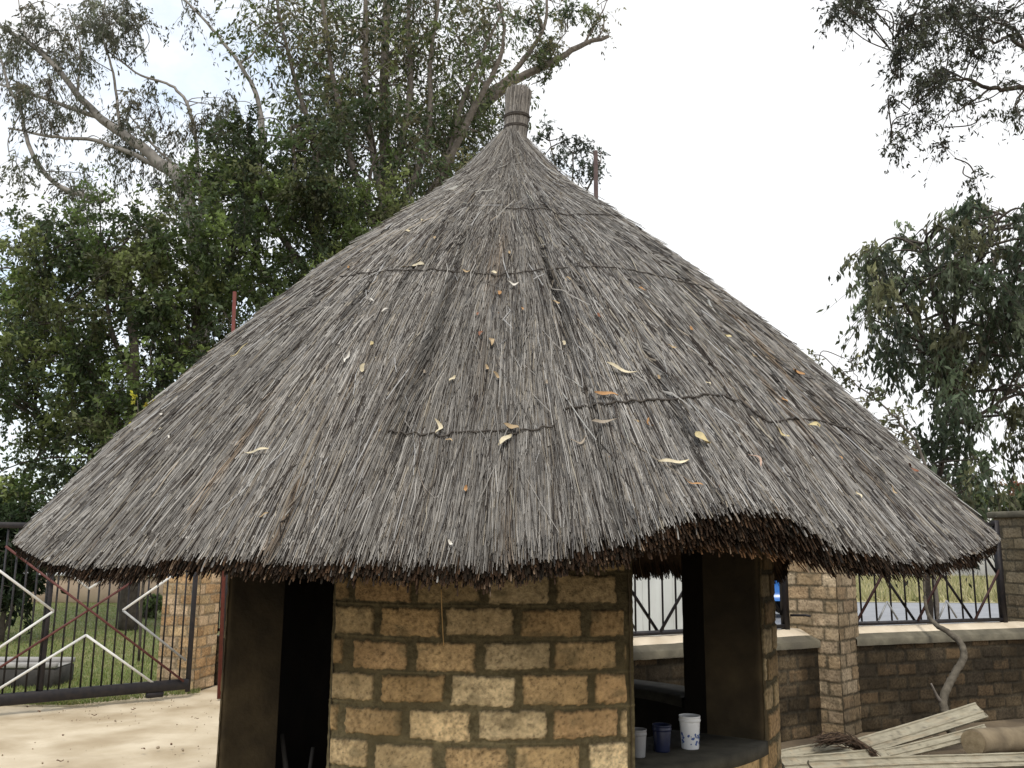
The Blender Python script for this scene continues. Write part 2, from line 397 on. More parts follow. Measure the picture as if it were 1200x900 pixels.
def roof_hit(px, py, lift=.02):
    r = ray(px, py); best = None
    for d in np.arange(2.2, 6.5, .01):
        p = r*d+np.array([0, 0, EYE]); dx, dy = p[0]-CX, p[1]-CY; rr = math.hypot(dx, dy)
        t = math.atan2(dx, -dy); s = (rr-.06)/(RE-.06)
        if s <= 1.01 and s > 0:
            q = roofP(np.array(t), np.array(s), lift)
            if p[2] <= q[2]: return t, s
    return None

# ================================================================== HUT
hut = thing('thatched_hut', (CX, CY, 0), 'small round brick hut with a big grey conical thatched roof and open doorway and windows', 'hut')
HX, RO, RI = -.045, 1.362, 1.10
def ang(px, r=RO, z=.9):
    """azimuth on the wall cylinder whose front point shows at column px"""
    g = np.radians(np.linspace(-88, 88, 3521)); x, _ = proj(np.stack([HX+r*np.sin(g), CY-r*np.cos(g), z+0*g], -1))
    m_ = np.argmax(x); n_ = np.argmin(x); return float(np.interp(px, x[n_:m_+1], g[n_:m_+1]))
tD0 = math.radians(-74); tD1 = ang(384); tW0 = ang(744); tW1 = ang(896); tB0, tB1 = math.radians(112), math.radians(152)
ZS = .80; WT = 2.46; HEAD = 1.98; ZREF = 1.09+.061
def cyl(r):
    def f(u, v, h):
        t = u/RO; return np.stack([HX+(r+h)*np.sin(t), CY-(r+h)*np.cos(t), v], -1)
    return f
def wall_shade(u, v): return (.30+.70*sstep(1.52, .84, v+.08*(fbm(u*4, v*4, 97)-.5)))*(1-.40*sstep(tW1*RO-.02, tW1*RO, u))  # eave shadow painted into the brick colour, right pier darkened as well
phu = ang(530)*RO
PALW = ((.53, .38, .20), (.58, .44, .25), (.51, .35, .175), (.60, .475, .285), (.49, .345, .18), (.56, .42, .23), (.54, .365, .19))
def hutbr(t0, t1, z0, z1, edge, step=.0045, sd=1):
    return bricks(cyl(RO), t0*RO, t1*RO, z0, z1, step=step, pv=.1215, bh=.099, pu=.2665, bw=.2375, phu=phu+.1, phv=ZREF, seed=sd, pal=PALW, mortar=(.15, .125, .07), edge=edge, stain_shade=wall_shade)
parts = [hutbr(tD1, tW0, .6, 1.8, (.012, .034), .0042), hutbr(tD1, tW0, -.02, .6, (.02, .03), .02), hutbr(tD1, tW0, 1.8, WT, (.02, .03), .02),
         hutbr(tW1, math.radians(90), .6, 1.8, (.010, .02), .005), hutbr(tW1, math.radians(90), -.02, .6, (0, 0), .02), hutbr(tW1, math.radians(90), 1.8, WT, (0, 0), .02),
         hutbr(math.radians(90), tB0, -.02, WT, (0, .03), .02), hutbr(tW0, tW1, -.02, ZS-.03, (0, 0), .01), hutbr(tW0, tW1, HEAD, WT, (0, 0), .02),
         hutbr(tB0, tB1, -.02, ZS-.03, (0, 0), .02), hutbr(tB0, tB1, HEAD, WT, (0, 0), .02),
         hutbr(tB1, 2*PI+tD0, -.02, WT, (.02, .02), .015), hutbr(tD0, tD1, HEAD+.02, WT, (0, 0), .02)]
wall = build('wall', merge(*parts), M['brick'], hut, smooth=True)
def arc(r0, r1, t0, t1, z0, z1, n=24):
    """solid curved slab"""
    t = np.linspace(t0, t1, n); P = []
    for (r, z) in ((r0, z0), (r1, z0), (r1, z1), (r0, z1), (r0, z0)):
        P.append(np.stack([HX+r*np.sin(t), CY-r*np.cos(t), z+0*t], -1))
    g = grid(np.array(P)); V, Fc = g; k = n
    caps = np.array([[0, k, 2*k, 3*k], [n-1, 4*k-1, 3*k-1, 2*k-1]]); return V, np.concatenate([Fc, caps])
# inside lining, coloured near black as painted indoor shade (its own skin just inside the brick), split at the openings
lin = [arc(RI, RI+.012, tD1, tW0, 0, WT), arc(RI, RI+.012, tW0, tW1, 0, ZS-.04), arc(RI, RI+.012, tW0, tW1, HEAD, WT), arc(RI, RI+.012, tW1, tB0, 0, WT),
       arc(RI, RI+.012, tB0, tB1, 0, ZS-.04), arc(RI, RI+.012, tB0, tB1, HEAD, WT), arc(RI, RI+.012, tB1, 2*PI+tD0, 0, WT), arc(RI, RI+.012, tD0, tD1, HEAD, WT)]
build('inner_lining', merge(*lin), M['inside_shade'], hut)
# jambs: roughly plastered reveals
def jamb(t, sgn, z0, z1, name='jamb', m=None):
    nv, nr = 90, 22
    v, r = np.meshgrid(np.linspace(z0, z1, nv), np.linspace(RI+.002, RO+.007, nr), indexing='ij')
    edge_r = sstep(RO-.022, RO+.007, r)
    off = .010*(fbm(v*14, r*14, 41+int(sgn))-.5)+.024*edge_r**2-.010
    tt = t+sgn*(-off-.006)/r
    P = np.stack([HX+r*np.sin(tt), CY-r*np.cos(tt), v], -1)
    jamb_shade = .13+.38*sstep(1.5, .7, v+.15*(fbm(v*3, r*9, 98)-.5))+.45*edge_r  # shade put into the plaster colour: darker upward, paler at the outer edge
    return build(name, grid(P, np.repeat(jamb_shade[..., None], 3, 2)), m or M['plaster'], hut, smooth=True)
jamb(tD0, 1, 0, HEAD+.02); jamb(tD1, -1, 0, HEAD+.02, m=M['inside_shade']); jamb(tW0, 1, ZS-.02, HEAD); jamb(tW1, -1, ZS-.02, HEAD); jamb(tB0, 1, ZS-.02, HEAD, m=M['inside_shade']); jamb(tB1, -1, ZS-.02, HEAD)
build('window_sill', arc(RI-.16, RO+.012, tW0, tW1, ZS-.05, ZS+.003), M['sill'], hut)
build('window_sill', arc(RI-.02, RO+.02, tB0, tB1, ZS-.05, ZS+.004), M['sill'], hut)
build('door_lintel', arc(RI-.005, RO-.01, tD0-.05, tD1+.05, HEAD-.03, HEAD+.015), M['inside_shade'], hut)
build('floor', lathe((HX, CY, 0), [(0.001, .03), (RI, .03)]), M['inside_shade'], hut)
build('plinth', lathe((HX, CY, 0), [(RO-.01, .10), (RO+.05, .09), (RO+.06, 0)]), M['coping'], hut)

# ---- thatch
def gauss(n, s): return rng.normal(0, s, n)
def strands(t, s0, ds, wid, lift0, lift1, c, seg=4, wander=.012, tdir=None):
    """V-section reeds lying down the slope. arrays of n"""
    n = len(t); k = np.linspace(0, 1, seg+1)[None]
    s = s0[:, None]+ds[:, None]*k
    rr = .06+(RE-.06)*s
    lat = (gauss(n, wander)[:, None]*k+gauss(n, wander*.5)[:, None]*np.sin(k*PI*rng.uniform(.6, 2.2, (n, 1)))+(0 if tdir is None else tdir[:, None]*k))
    tt = t[:, None]+lat/rr
    lift = lift0[:, None]*(1-k)+lift1[:, None]*k
    w_ = wid[:, None]*(1-.45*k)*np.ones_like(s)
    dt = w_/2/rr
    A = roofP(tt-dt, s, lift-.0015); B = roofP(tt, s, lift+wid[:, None]*.35); D = roofP(tt+dt, s, lift-.0015)
    V = np.stack([A, B, D], 2).reshape(-1, 3)           # n,(seg+1),3
    base = (np.arange(n)[:, None]*(seg+1)+np.arange(seg)[None]).ravel()*3
    Fc = np.concatenate([np.stack([base, base+1, base+4, base+3], 1), np.stack([base+1, base+2, base+5, base+4], 1)])
    shade = (1-.18*np.abs(k-.55)); cc = c[:, None, None, :]*shade[..., None, None]*np.ones((n, seg+1, 3, 1))
    return V, Fc, cc.reshape(-1, 3)

def greys(n, t, s):
    base = np.array([[.180, .170, .158], [.235, .225, .211], [.120, .111, .102], [.305, .294, .277], [.212, .186, .152], [.045, .038, .034], [.40, .388, .368], [.145, .142, .142], [.34, .31, .255]])
    pk = rng.choice(len(base), n, p=[.18, .19, .13, .13, .06, .18, .06, .05, .02])
    c = base[pk]*rng.uniform(.8, 1.2, (n, 1))
    band = .74+.5*fbm(t*7+30, s*2.5, 51); c = c*band[:, None]*1.0
    fl = sstep(.74, .90, vnoise(t*58*np.clip(s, .15, 1)**.2+60, s*6.0+t*2, 31))*sstep(.12, .3, s); fl2 = sstep(.84, .96, vnoise(t*30+12-s*1.5, s*2.6, 33))*sstep(.3, .5, s); c = c*((1-.5*fl)*(1-.6*fl2))[:, None]
    brn = sstep(.74, .86, fbm(t*34+8, s*4.2+3, 57, 2))*sstep(.3, .55, s); c = c*(1-brn[:, None]*np.array([.2, .33, .45]))
    return c
def sample_ts(n, front):
    s = np.sqrt(rng.random(n))*.985+.0
    if front: t = rng.uniform(-1.32, 1.32, n)
    else: t = rng.uniform(1.32, 2*PI-1.32, n)
    return t, s
SL = 3.27
g_all = []
for front, n in ((True, 185000), (False, 30000)):
    t, s = sample_ts(n, front)
    ln = rng.uniform(.12, .50, n)/SL*(1 if front else 1.5)
    drift = (fbm(t*6+20, s*4, 61)-.5)*.10+(vnoise(t*22+5, s*9, 63)-.5)*.03; s0 = s-ln*.5; s0 = np.maximum(s0, .0); e = np.minimum(s0+ln, .995+rng.uniform(-.02, .012, n)); ds = np.maximum(e-s0, .01)
    wid = rng.uniform(.0022, .0045, n)*(1 if front else 2)*np.clip(.45+.9*s, .4, 1)
    l0 = rng.uniform(-.010, .004, n); l1 = l0+rng.uniform(.000, .014, n)+(rng.random(n) < .03)*rng.uniform(0, .02, n)
    g_all.append(strands(t, s0, ds, wid, l0, l1, greys(n, t, s0), 3 if front else 2, wander=.012, tdir=drift*ln/.1))
# stray reeds standing off the surface or lying across
n = 1100; t, s = sample_ts(n, True); ln = rng.uniform(.1, .35, n)/SL
s0 = np.clip(s-ln, .0, .97); c = greys(n, t, s)*rng.uniform(1.0, 1.7, (n, 1)); c = np.minimum(c, .38)
g_all.append(strands(t, s0, ln, rng.uniform(.0025, .005, n), rng.uniform(0, .008, n), rng.uniform(.008, .035, n), c, 3, tdir=gauss(n, .055)))
# base skin
tt, ss = np.meshgrid(np.linspace(-PI, PI, 720), np.linspace(0, .985, 160), indexing='ij')
P = roofP(tt, ss, -.010)
skinc = (.55+.6*fbm(tt*60, ss*9, 71))[..., None]*np.array([.045, .038, .034])
g_all.append(grid(P, skinc))
roof = build('thatched_roof', merge(*g_all), M['straw'], hut)

# eave fringe and underside : butts of the reeds, brown and ragged
def under_strands(n, t0, t1, tl0=0., tl1=1., browns=None, lenr=(.10, .28), over=(-.03, .03)):
    t = rng.uniform(t0, t1, n); q = rng.uniform(tl0, tl1, n)          # q: depth below the lip in units of thickness
    th = tkf(wrap(t)); end = 1-q*th*.35/SL*1.2+rng.uniform(over[0], over[1], n)/2.2
    ln = rng.uniform(*lenr, n)/SL
    k = np.linspace(0, 1, 4)[None]; s = (end-ln)[:, None]+ln[:, None]*k
    rr = .06+(RE-.06)*s; lat = gauss(n, .02)[:, None]*k; ttv = t[:, None]+lat/rr
    P = roofP(ttv, s, 0.); drop = (q*th)[:, None]+gauss(n, .006)[:, None]+.03*k**3*rng.random((n, 1))
    P[..., 2] -= drop
    wd = rng.uniform(.003, .0065, n)[:, None]*np.ones_like(k)
    dv = np.stack([np.cos(ttv), np.sin(ttv), 0*ttv], -1)*(wd/2)[..., None]
    up = np.array([0, 0, 1.])*wd[..., None]*.5
    V = np.stack([P-dv, P-up, P+dv], 2).reshape(-1, 3)
    base = (np.arange(n)[:, None]*4+np.arange(3)[None]).ravel()*3
    Fc = np.concatenate([np.stack([base, base+1, base+4, base+3], 1), np.stack([base+1, base+2, base+5, base+4], 1)])
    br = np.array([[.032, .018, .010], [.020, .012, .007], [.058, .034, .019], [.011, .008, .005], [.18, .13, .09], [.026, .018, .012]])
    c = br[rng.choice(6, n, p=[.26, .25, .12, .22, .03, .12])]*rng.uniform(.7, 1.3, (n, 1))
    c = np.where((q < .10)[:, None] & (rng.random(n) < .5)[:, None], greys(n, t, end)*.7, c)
    cc = np.repeat(c[:, None], 12, 1).reshape(-1, 3)
    return V, Fc, cc
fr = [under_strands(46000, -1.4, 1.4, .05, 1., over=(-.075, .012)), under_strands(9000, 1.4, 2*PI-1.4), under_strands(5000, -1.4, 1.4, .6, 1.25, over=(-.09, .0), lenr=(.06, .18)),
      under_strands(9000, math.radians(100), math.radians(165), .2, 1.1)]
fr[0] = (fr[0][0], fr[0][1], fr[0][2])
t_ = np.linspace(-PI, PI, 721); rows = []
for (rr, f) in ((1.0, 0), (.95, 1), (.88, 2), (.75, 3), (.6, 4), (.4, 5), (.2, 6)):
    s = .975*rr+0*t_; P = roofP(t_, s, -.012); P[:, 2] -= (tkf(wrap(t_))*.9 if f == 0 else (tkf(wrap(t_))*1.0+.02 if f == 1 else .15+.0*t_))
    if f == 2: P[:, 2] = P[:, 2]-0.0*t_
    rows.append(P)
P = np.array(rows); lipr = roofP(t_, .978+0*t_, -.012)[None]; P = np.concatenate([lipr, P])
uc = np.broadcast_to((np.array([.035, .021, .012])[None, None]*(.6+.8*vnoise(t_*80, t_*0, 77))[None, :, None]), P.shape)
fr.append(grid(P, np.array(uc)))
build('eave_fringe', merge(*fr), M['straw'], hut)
# under-roof reeds seen past the raised eave
n = 14000; t = rng.uniform(-1.3, 1.3, n); s = rng.uniform(.62, .97, n); ln = rng.uniform(.15, .4, n)/SL
k = np.linspace(0, 1, 3)[None]; sv = s[:, None]+ln[:, None]*(k-.5); sv = np.minimum(sv, .985); rr = .06+(RE-.06)*sv; tv = t[:, None]+gauss(n, .03)[:, None]*k/rr
P = roofP(tv, sv, 0.); th = tkf(t)[:, None]; P[..., 2] -= np.where(sv > .9, th+.02, .155)+rng.uniform(0, .02, (n, 1)); dv = np.stack([np.cos(tv), np.sin(tv), 0*tv], -1)*.0025
V = np.stack([P-dv, P+dv], 2).reshape(-1, 3); base = (np.arange(n)[:, None]*3+np.arange(2)[None]).ravel()*2
Fc = np.stack([base, base+1, base+3, base+2], 1); c = np.array([.07, .036, .016])*rng.uniform(.3, 1.6, (n, 1)); cc = np.repeat(c[:, None], 6, 1).reshape(-1, 3)
build('roof_underside', (V, Fc, cc), M['straw'], hut)

# ---- finial: gathered reeds tied with two rope bands
fb = at(603, 172, CY); ft = at(608, 104, CY); FXB = np.array([fb[0], CY, 0]); lean = (ft-fb); hh = ft[2]-fb[2]
prof = [(-.10, .115), (-.03, .078), (.04, .064), (.12, .060), (.2, .061), (.30, .0625), (.42, .064), (.50, .066), (.58, .063), (.7, .066), (.85, .070), (.93, .071), (.97, .066), (1.0, .05), (.99, .02), (.985, 0.001)]
n = 120; V = []
for (f, r) in prof:
    a = np.arange(n)*2*PI/n; rr = r*(1+.05*(vnoise(a*9, f*3+0*a, 3)-.5)+.02*np.sin(a*37))
    c0 = fb+lean*f; V.append(np.stack([c0[0]+rr*np.cos(a), CY+rr*np.sin(a), c0[2]+0*a], -1))
V = np.array(V); Vw = np.concatenate([V, V[:, :1]], 1)
cf = np.broadcast_to((.10+.2*vnoise(np.arange(n+1)*1.7, np.arange(n+1)*0, 5))[None, :, None]*np.array([1.0, .95, .9]), Vw.shape)
fin_g = [grid(Vw, np.array(cf))]
for _ in range(900):
    a = rng.uniform(0, 2*PI); f0 = rng.uniform(-.12, .75); f1 = min(f0+rng.uniform(.2, .5), rng.uniform(.93, .99)); kk = np.linspace(f0, f1, 5)
    r = np.interp(kk, [p[0] for p in prof[:13]], [p[1] for p in prof[:13]])+.002+rng.random()*.003; aa = a+rng.normal(0, .05)*np.linspace(0, 1, 5)
    pts = np.stack([fb[0]+lean[0]*kk+r*np.cos(aa), CY+r*np.sin(aa), fb[2]+hh*kk], -1)
    g = tube(pts, .0022, 3, False); c = np.array([.22, .205, .19])*rng.uniform(.45, 1.5); fin_g.append(col(g, c))
fin = build('roof_finial', merge(*fin_g), M['straw'], roof)
def ring(f, r, rad, turns=3):
    a = np.linspace(0, 2*PI*turns, 50*turns); z = np.linspace(-1, 1, 50*turns)*rad*1.3*(turns-1)
    pts = np.stack([fb[0]+lean[0]*f+r*np.cos(a), CY+r*np.sin(a), fb[2]+hh*f+z+.004*np.sin(a)], -1); return tube(pts, rad, 5)
for f_, r_ in ((.12, .0640), (.66, .0665), (.80, .0695)): build('rope_band', ring(f_, r_, .0028, 2), M['straw_tie'], roof)
build('rope_band', ring(.31, .0655, .0065, 2), M['rope'], roof); build('rope_band', ring(.49, .070, .007, 2), M['rope'], roof)

# ---- binding wires lying on the thatch
def wire(pxs, rad=.0042):
    P = []
    q = spline([(a, b, 0) for a, b in pxs], 10)
    for p in q:
        h_ = roof_hit(p[0], p[1], .014)
        if h_: P.append(roofP(np.array(h_[0]), np.array(h_[1]), .0145+.002*math.sin(p[0]*.3)))
    return tube(np.array(P), rad, 5)
for pts in ([(395, 326), (440, 320), (490, 318), (540, 319), (580, 324), (640, 318), (700, 314), (760, 322), (830, 340), (858, 352)],
            [(590, 246), (640, 247), (655, 253), (700, 252), (735, 258), (775, 280)],
            [(660, 482), (720, 474), (780, 470), (835, 465), (868, 475), (895, 495), (930, 492), (960, 495), (1000, 508), (1030, 528)],
            [(455, 508), (510, 512), (560, 508), (610, 508), (650, 500)],):
    build('binding_wire', wire(pts, .0044 if pts[0][0] == 660 else .0032), M['rope'], hut)
# hanging straw
h0 = at(517, 690, 3.22); build('hanging_straw', col(tube(spline([h0, at(518, 720, 3.23), at(520, 757, 3.25)], 5), .0018, 4), (.30, .2, .09)), M['straw'], hut)

# ================================================================== FALLEN LEAVES ON THE ROOF
def leaf_geo(p, L, W, ang_, nrm, tan, bit, colr, curl):
    """curled strip leaf on the surface at p; tan (down-slope), bit (sideways)"""
    d = tan*math.cos(ang_)+bit*math.sin(ang_); s = np.cross(nrm, d); k = np.linspace(0, 1, 9)
    bend = rng.uniform(-1, 1)*.35*curl
    ctr = p+np.outer((k-.5)*L, d)+np.outer(np.sin(k*PI)*L*bend, s)+np.outer(.006+L*.14*curl*np.abs(k-.5)**1.5+.012*np.sin(k*3+rng.uniform(0, 6))**2*curl, nrm)
    wd = W*np.sin(np.clip(k*.96+.02, 0, 1)*PI)**.6
    tw = rng.uniform(-.9, .9)*curl*(k-.5)*2
    sv = np.cos(tw)[:, None]*s+np.sin(tw)[:, None]*nrm
    A = ctr-sv*wd[:, None]/2+nrm*.25*W; B = ctr; D = ctr+sv*wd[:, None]/2+nrm*.25*W
    g = grid(np.stack([A, B, D], 1)); c = np.array(colr)*np.linspace(.8, 1.12, 9)[:, None]
    c = np.repeat(c[:, None], 3, 1).reshape(-1, 3)
    return g[0], g[1], c
CR = (.60, .53, .38); WH = (.62, .59, .53); TN = (.40, .30, .18); OR = (.42, .24, .11); RU = (.22, .10, .06); GT = (.33, .28, .22); YL = (.56, .47, .26)
big = [(484, 318, 30, 8, 90, CR, 'long pale yellow curled strip lying across the upper binding wire of the thatch'),
       (410, 423, 21, 5, 5, WH, 'white upright sliver of dry leaf on the left half of the thatch'),
       (726, 439, 35, 7, 68, CR, 'long cream wavy dry leaf right of the middle of the thatch'),
       (708, 469, 26, 7, 80, OR, 'orange brown bent leaf lying at the left end of the dark curved wire'),
       (706, 501, 30, 6, 100, GT, 'grey tan thin dry pod lying just below the dark curved wire'),
       (819, 518, 20, 13, 40, YL, 'broad yellowish folded leaf on the right part of the thatch above the raised eave'),
       (786, 546, 38, 7, 98, CR, 'long cream two-piece leaf lying level just above the raised eave'),
       (304, 533, 31, 5, 97, CR, 'long cream sliver lying nearly level low on the left slope of the thatch'),
       (283, 414, 24, 4, -35, YL, 'thin yellow straw sliver near the left outline of the roof'),
       (512, 508, 22, 6, 10, CR, 'cream curved pod standing upright on the lower middle of the thatch'),
       (592, 523, 22, 8, -40, CR, 'cream hooked leaf on the lower middle of the thatch below a tan curl'),
       (599, 507, 17, 8, 70, TN, 'small tan curl touching the cream hooked leaf from above'),
       (930, 441, 20, 7, 80, OR, 'orange dry leaf near the right outline of the roof'),
       (949, 503, 22, 8, 92, YL, 'yellowish leaf caught on the right end of the dark curved wire'),
       (676, 520, 20, 4, 110, GT, 'forked grey twig curl below the grey tan pod'),
       (879, 546, 20, 5, 20, (.45, .32, .25), 'pinkish bent strip of leaf right of the long cream two-piece leaf'),
       (910, 511, 18, 5, 35, YL, 'pale yellow sliver just under the dip of the dark curved wire'),
       (808, 570, 22, 3, 55, OR, 'thin orange stalk lying at the edge of the raised eave'),
       (1062, 553, 16, 6, 50, RU, 'rust red leaf low on the far right slope of the thatch'),
       (575, 404, 14, 6, 15, TN, 'tan leaf beside a rust coloured one in the middle of the thatch'),
       (601, 338, 13, 5, 80, WH, 'small white curl just under the upper binding wire'),
       (430, 437, 12, 6, 10, CR, 'short cream leaf right of and below the white upright sliver')]
small = [(547,321,10,4,70,TN),(579,324,7,6,80,CR),(585,348,7,5,10,OR),(612,366,6,4,10,OR),(433,358,13,3,80,WH),(453,366,9,4,-50,WH),(437,406,6,5,0,YL),(564,396,9,5,-20,RU),
         (531,449,11,5,-30,CR),(510,283,6,4,40,TN),(411,316,10,5,40,OR),(581,448,12,4,30,TN),(760,502,12,4,15,OR),(914,472,8,6,20,OR),(826,454,6,4,30,CR),(659,407,7,5,0,CR),
         (784,411,10,4,70,TN),(527,519,9,3,70,TN),(547,579,9,5,0,OR),(529,641,8,4,40,WH),(193,487,9,4,-70,WH),(190,505,6,4,-60,CR),(202,515,7,3,40,WH),(312,607,11,3,-60,TN),
         (1000,583,9,6,10,CR),(1040,576,14,4,20,TN),(850,398,8,6,60,YL),(806,390,7,5,10,OR),(750,343,9,5,70,OR),(651,358,9,4,70,TN),(480,275,8,4,70,CR),(497,262,6,4,40,CR),
         (700,375,7,4,20,RU),(771,446,7,4,10,TN),(497,440,6,3,0,GT),(571,436,9,4,20,TN),(665,330,7,3,60,TN),(880,420,7,3,30,TN),(560,371,7,4,0,RU),(597,300,6,3,0,TN),(640,452,7,3,0,GT),(980,540,8,4,10,OR)]
def place_leaf(px, py, Lp, Wp, a, c, label, group=None):
    h_ = roof_hit(px, py, .012)
    if not h_: return
    t, s = h_; p = roofP(np.array(t), np.array(s), .012); e = 1e-3
    tan = roofP(np.array(t), np.array(s+.02), .012)-p; tan /= np.linalg.norm(tan); b = np.array([math.cos(t), math.sin(t), 0]); nrm = np.cross(b, tan); nrm *= np.sign(nrm[2]); b = np.cross(nrm, tan); b *= np.sign(b[0])
    sc = p[1]/F*1.08
    o = build('dry_leaf', leaf_geo(p, Lp*sc, Wp*sc*.8, math.radians(a), nrm, tan, b, c, 1 if Lp > 11 else .5), M['dryleaf'], loc=p, smooth=True)
    tag(o, label, 'dry leaf', group)
for b in big: place_leaf(*b, 'fallen leaves and pods on the thatch')
nm = {TN: 'tan', CR: 'cream', OR: 'orange', WH: 'white', RU: 'rust red', GT: 'grey', YL: 'yellow'}
for s_ in small: place_leaf(*s_, 'tiny %s fleck of dry leaf scattered on the grey thatch' % nm[s_[5]], 'tiny %s leaf flecks on the thatch' % nm[s_[5]])

# chaff and crumbled leaf caught between the reeds: nobody could count it
gs = []
for i in range(1500):
    t = rng.uniform(-1.25, 1.25); s_ = math.sqrt(rng.uniform(.01, .97))
    if float(fbm(t*7+3, s_*8, 44)) < rng.uniform(.3, .7): continue
    p = roofP(np.array(t), np.array(s_), rng.uniform(.001, .009)); e = roofP(np.array(t), np.array(min(s_+.02, 1.0)), .004)-p; e /= np.linalg.norm(e)+1e-9
    b = np.array([math.cos(t), math.sin(t), 0]); nn = np.cross(b, e); L_ = rng.uniform(.004, .016); a = rng.normal(0, .7); d = e*math.cos(a)+b*math.sin(a); w_ = np.cross(d, nn)*L_*rng.uniform(.15, .45)
    V = np.array([p-d*L_, p+w_+nn*.003, p+d*L_, p-w_+nn*.001]); cc = np.array([(.34, .25, .14), (.20, .12, .07), (.42, .36, .25), (.10, .06, .04)][rng.integers(4)])
    gs.append((V, np.array([[0, 1, 2, 3]]), np.tile(cc*rng.uniform(.7, 1.2), (4, 1))))
tag(build('leaf_chaff', merge(*gs), M['dryleaf']), kind='stuff')

# ================================================================== BUCKETS ON THE SILL
def bucket(px, pybase, Y, wpx, hpx, m, label, pattern=False, name='bucket'):
    b = at(px, pybase, Y); b[2] = ZS+.004; sc = Y/F*.86; r = wpx*sc/2; h = hpx*sc*.95
    t = thing(name, b, label, 'bucket', 'plastic buckets on the window sill')
    build('shell', lathe(b, [(.001, .0), (r*.80, 0), (r*.82, .004), (r*.97, h-.02), (r*.965, h-.019), (r*.98, h-.004), (r*.93, h-.002), (r*.78, .008), (.001, .008)], 40), m, t, smooth=True)
    build('rim', lathe(b, [(r*.97, h-.022), (r*1.03, h-.020), (r*1.04, h-.012), (r*1.0, h-.010), (r*1.0, h-.004), (r*1.03, h-.003), (r*1.02, h+.002), (r*.94, h+.002), (r*.93, h-.01)], 40), m, t, smooth=True)
    if pattern:
        gs = []
        for i in range(26):
            a = rng.uniform(-2.9, -.2); z = rng.uniform(.15, .48)*h; rr = r*(.82+.15*z/h)+.0012; s = rng.uniform(.0035, .008)
            n = np.array([math.cos(a), math.sin(a), 0]); tn = np.array([-math.sin(a), math.cos(a), 0]); c = b+n*rr+np.array([0, 0, z])
            kk = np.arange(6)*PI/3+rng.random()*3; q = np.array([c+tn*s*math.cos(x)*rng.uniform(.5, 1.1)+np.array([0, 0, 1.])*s*math.sin(x)*rng.uniform(.5, 1.1) for x in kk])
            gs.append((q, np.array([[0, 1, 2, 3], [0, 3, 4, 5]])))
        build('printed_pattern', merge(*gs), M['blue_print'], t)
bucket(809, 877, 3.90, 27, 42, M['white_plastic'], 'white plastic bucket with a blue printed pattern standing on the hut window sill', True)
bucket(776, 880, 3.84, 24, 34, M['blue_plastic'], 'dark blue plastic bucket on the sill between the white and the grey ones')
bucket(748, 885, 3.74, 22, 35, M['grey_plastic'], 'grey plastic bucket on the sill half hidden by the brick wall edge')

# sticks leaning just inside the doorway
for i, (a_, px0, lab) in enumerate(((.02, 338, 'thin brown stick leaning left inside the dark doorway'), (-.05, 352, 'thicker brown stick leaning right inside the dark doorway'))):
    b_ = at(px0, 880, 4.35); b_ = np.array([b_[0], b_[1], .03]); tp = b_+np.array([a_*3, .25, .62+.06*i])
    tag(build('leaning_stick', tube(spline([b_, (b_+tp)/2+np.array([.02, 0, 0]), tp], 5), np.linspace(.018, .009, 11)*(1+.3*i), 7), M['trough'], loc=b_, smooth=True), lab, 'stick', 'sticks inside the doorway')

# ================================================================== RIGHT WALL, PILLARS, FENCES
al = math.radians(41); dl = np.array([-math.cos(al), math.sin(al), 0]); dr = np.array([math.sin(al), math.cos(al), 0])
UP = np.array([0, 0, 1.])
PALP = ((.33, .245, .15), (.37, .285, .185), (.30, .215, .13), (.39, .31, .21), (.27, .20, .13), (.35, .27, .18))
PALD = ((.066, .049, .029), (.076, .056, .034), (.060, .045, .027), (.105, .073, .042), (.054, .042, .028), (.070, .052, .031))
def plane(o, u, n):
    o, u, n = [np.array(v, float) for v in (o, u, n)]
    def f(a, b, h): return o+a[..., None]*u+b[..., None]*UP+h[..., None]*n
    return f
def pillar(C, d1, d2, s, H, pal, seed, label, capz=.07, stn=None, mort=(.15, .122, .08), group=None, step=.009, face_shade=1.):
    """C = near corner, faces run from C along d1 and along d2"""
    C = np.array([C[0], C[1], 0.]); ctr = C+(d1+d2)*s/2
    t = thing('brick_pillar', ctr, label, 'pillar', group)
    gs = []
    for fi, (o, u, n) in enumerate(((C, d1, -d2), (C, d2, -d1), (C+d1*s, d2, d1), (C+d2*s, d1, d2))):
        st_ = (lambda u_, v_, k=(face_shade if fi == 1 else 1.): (stn(u_, v_) if stn else 1+0*u_)*k)  # second face can be coloured darker, painting it as the shaded side
        gs.append(bricks(plane(o, u, n), 0, s, 0, H, step=step, pv=.118, bh=.103, pu=.245, bw=.234, seed=seed, pal=pal, mortar=mort, depth=.005, stain_shade=st_, ridge=False)); seed += 1
    build('pillar_shaft', merge(*gs), M['brick'], t, smooth=True)
    build('pillar_cap', bevbox(ctr+UP*(H+capz/2+.002), d1*(s/2+.05), d2*(s/2+.05), UP*capz/2, .012), M['coping'], t)
    return t
Cp = hit(990, 867); Cp[2] = 0
lowstain = lambda u, v: .62+.38*sstep(-.1, 1.0, v+.35*(fbm(u*3, v*3, 88)-.5))
pillar(Cp, dl, dr, .47, 2.06, [tuple(1.18*x for x in q) for q in PALP], 60, 'tan brick pillar just right of the hut with the latch of the narrow fence', stn=lambda u, v: .72+.3*sstep(0, 1.2, v+.3*(fbm(u*3, v*3, 88)-.5)), group='brick pillars of the right wall', face_shade=.55)

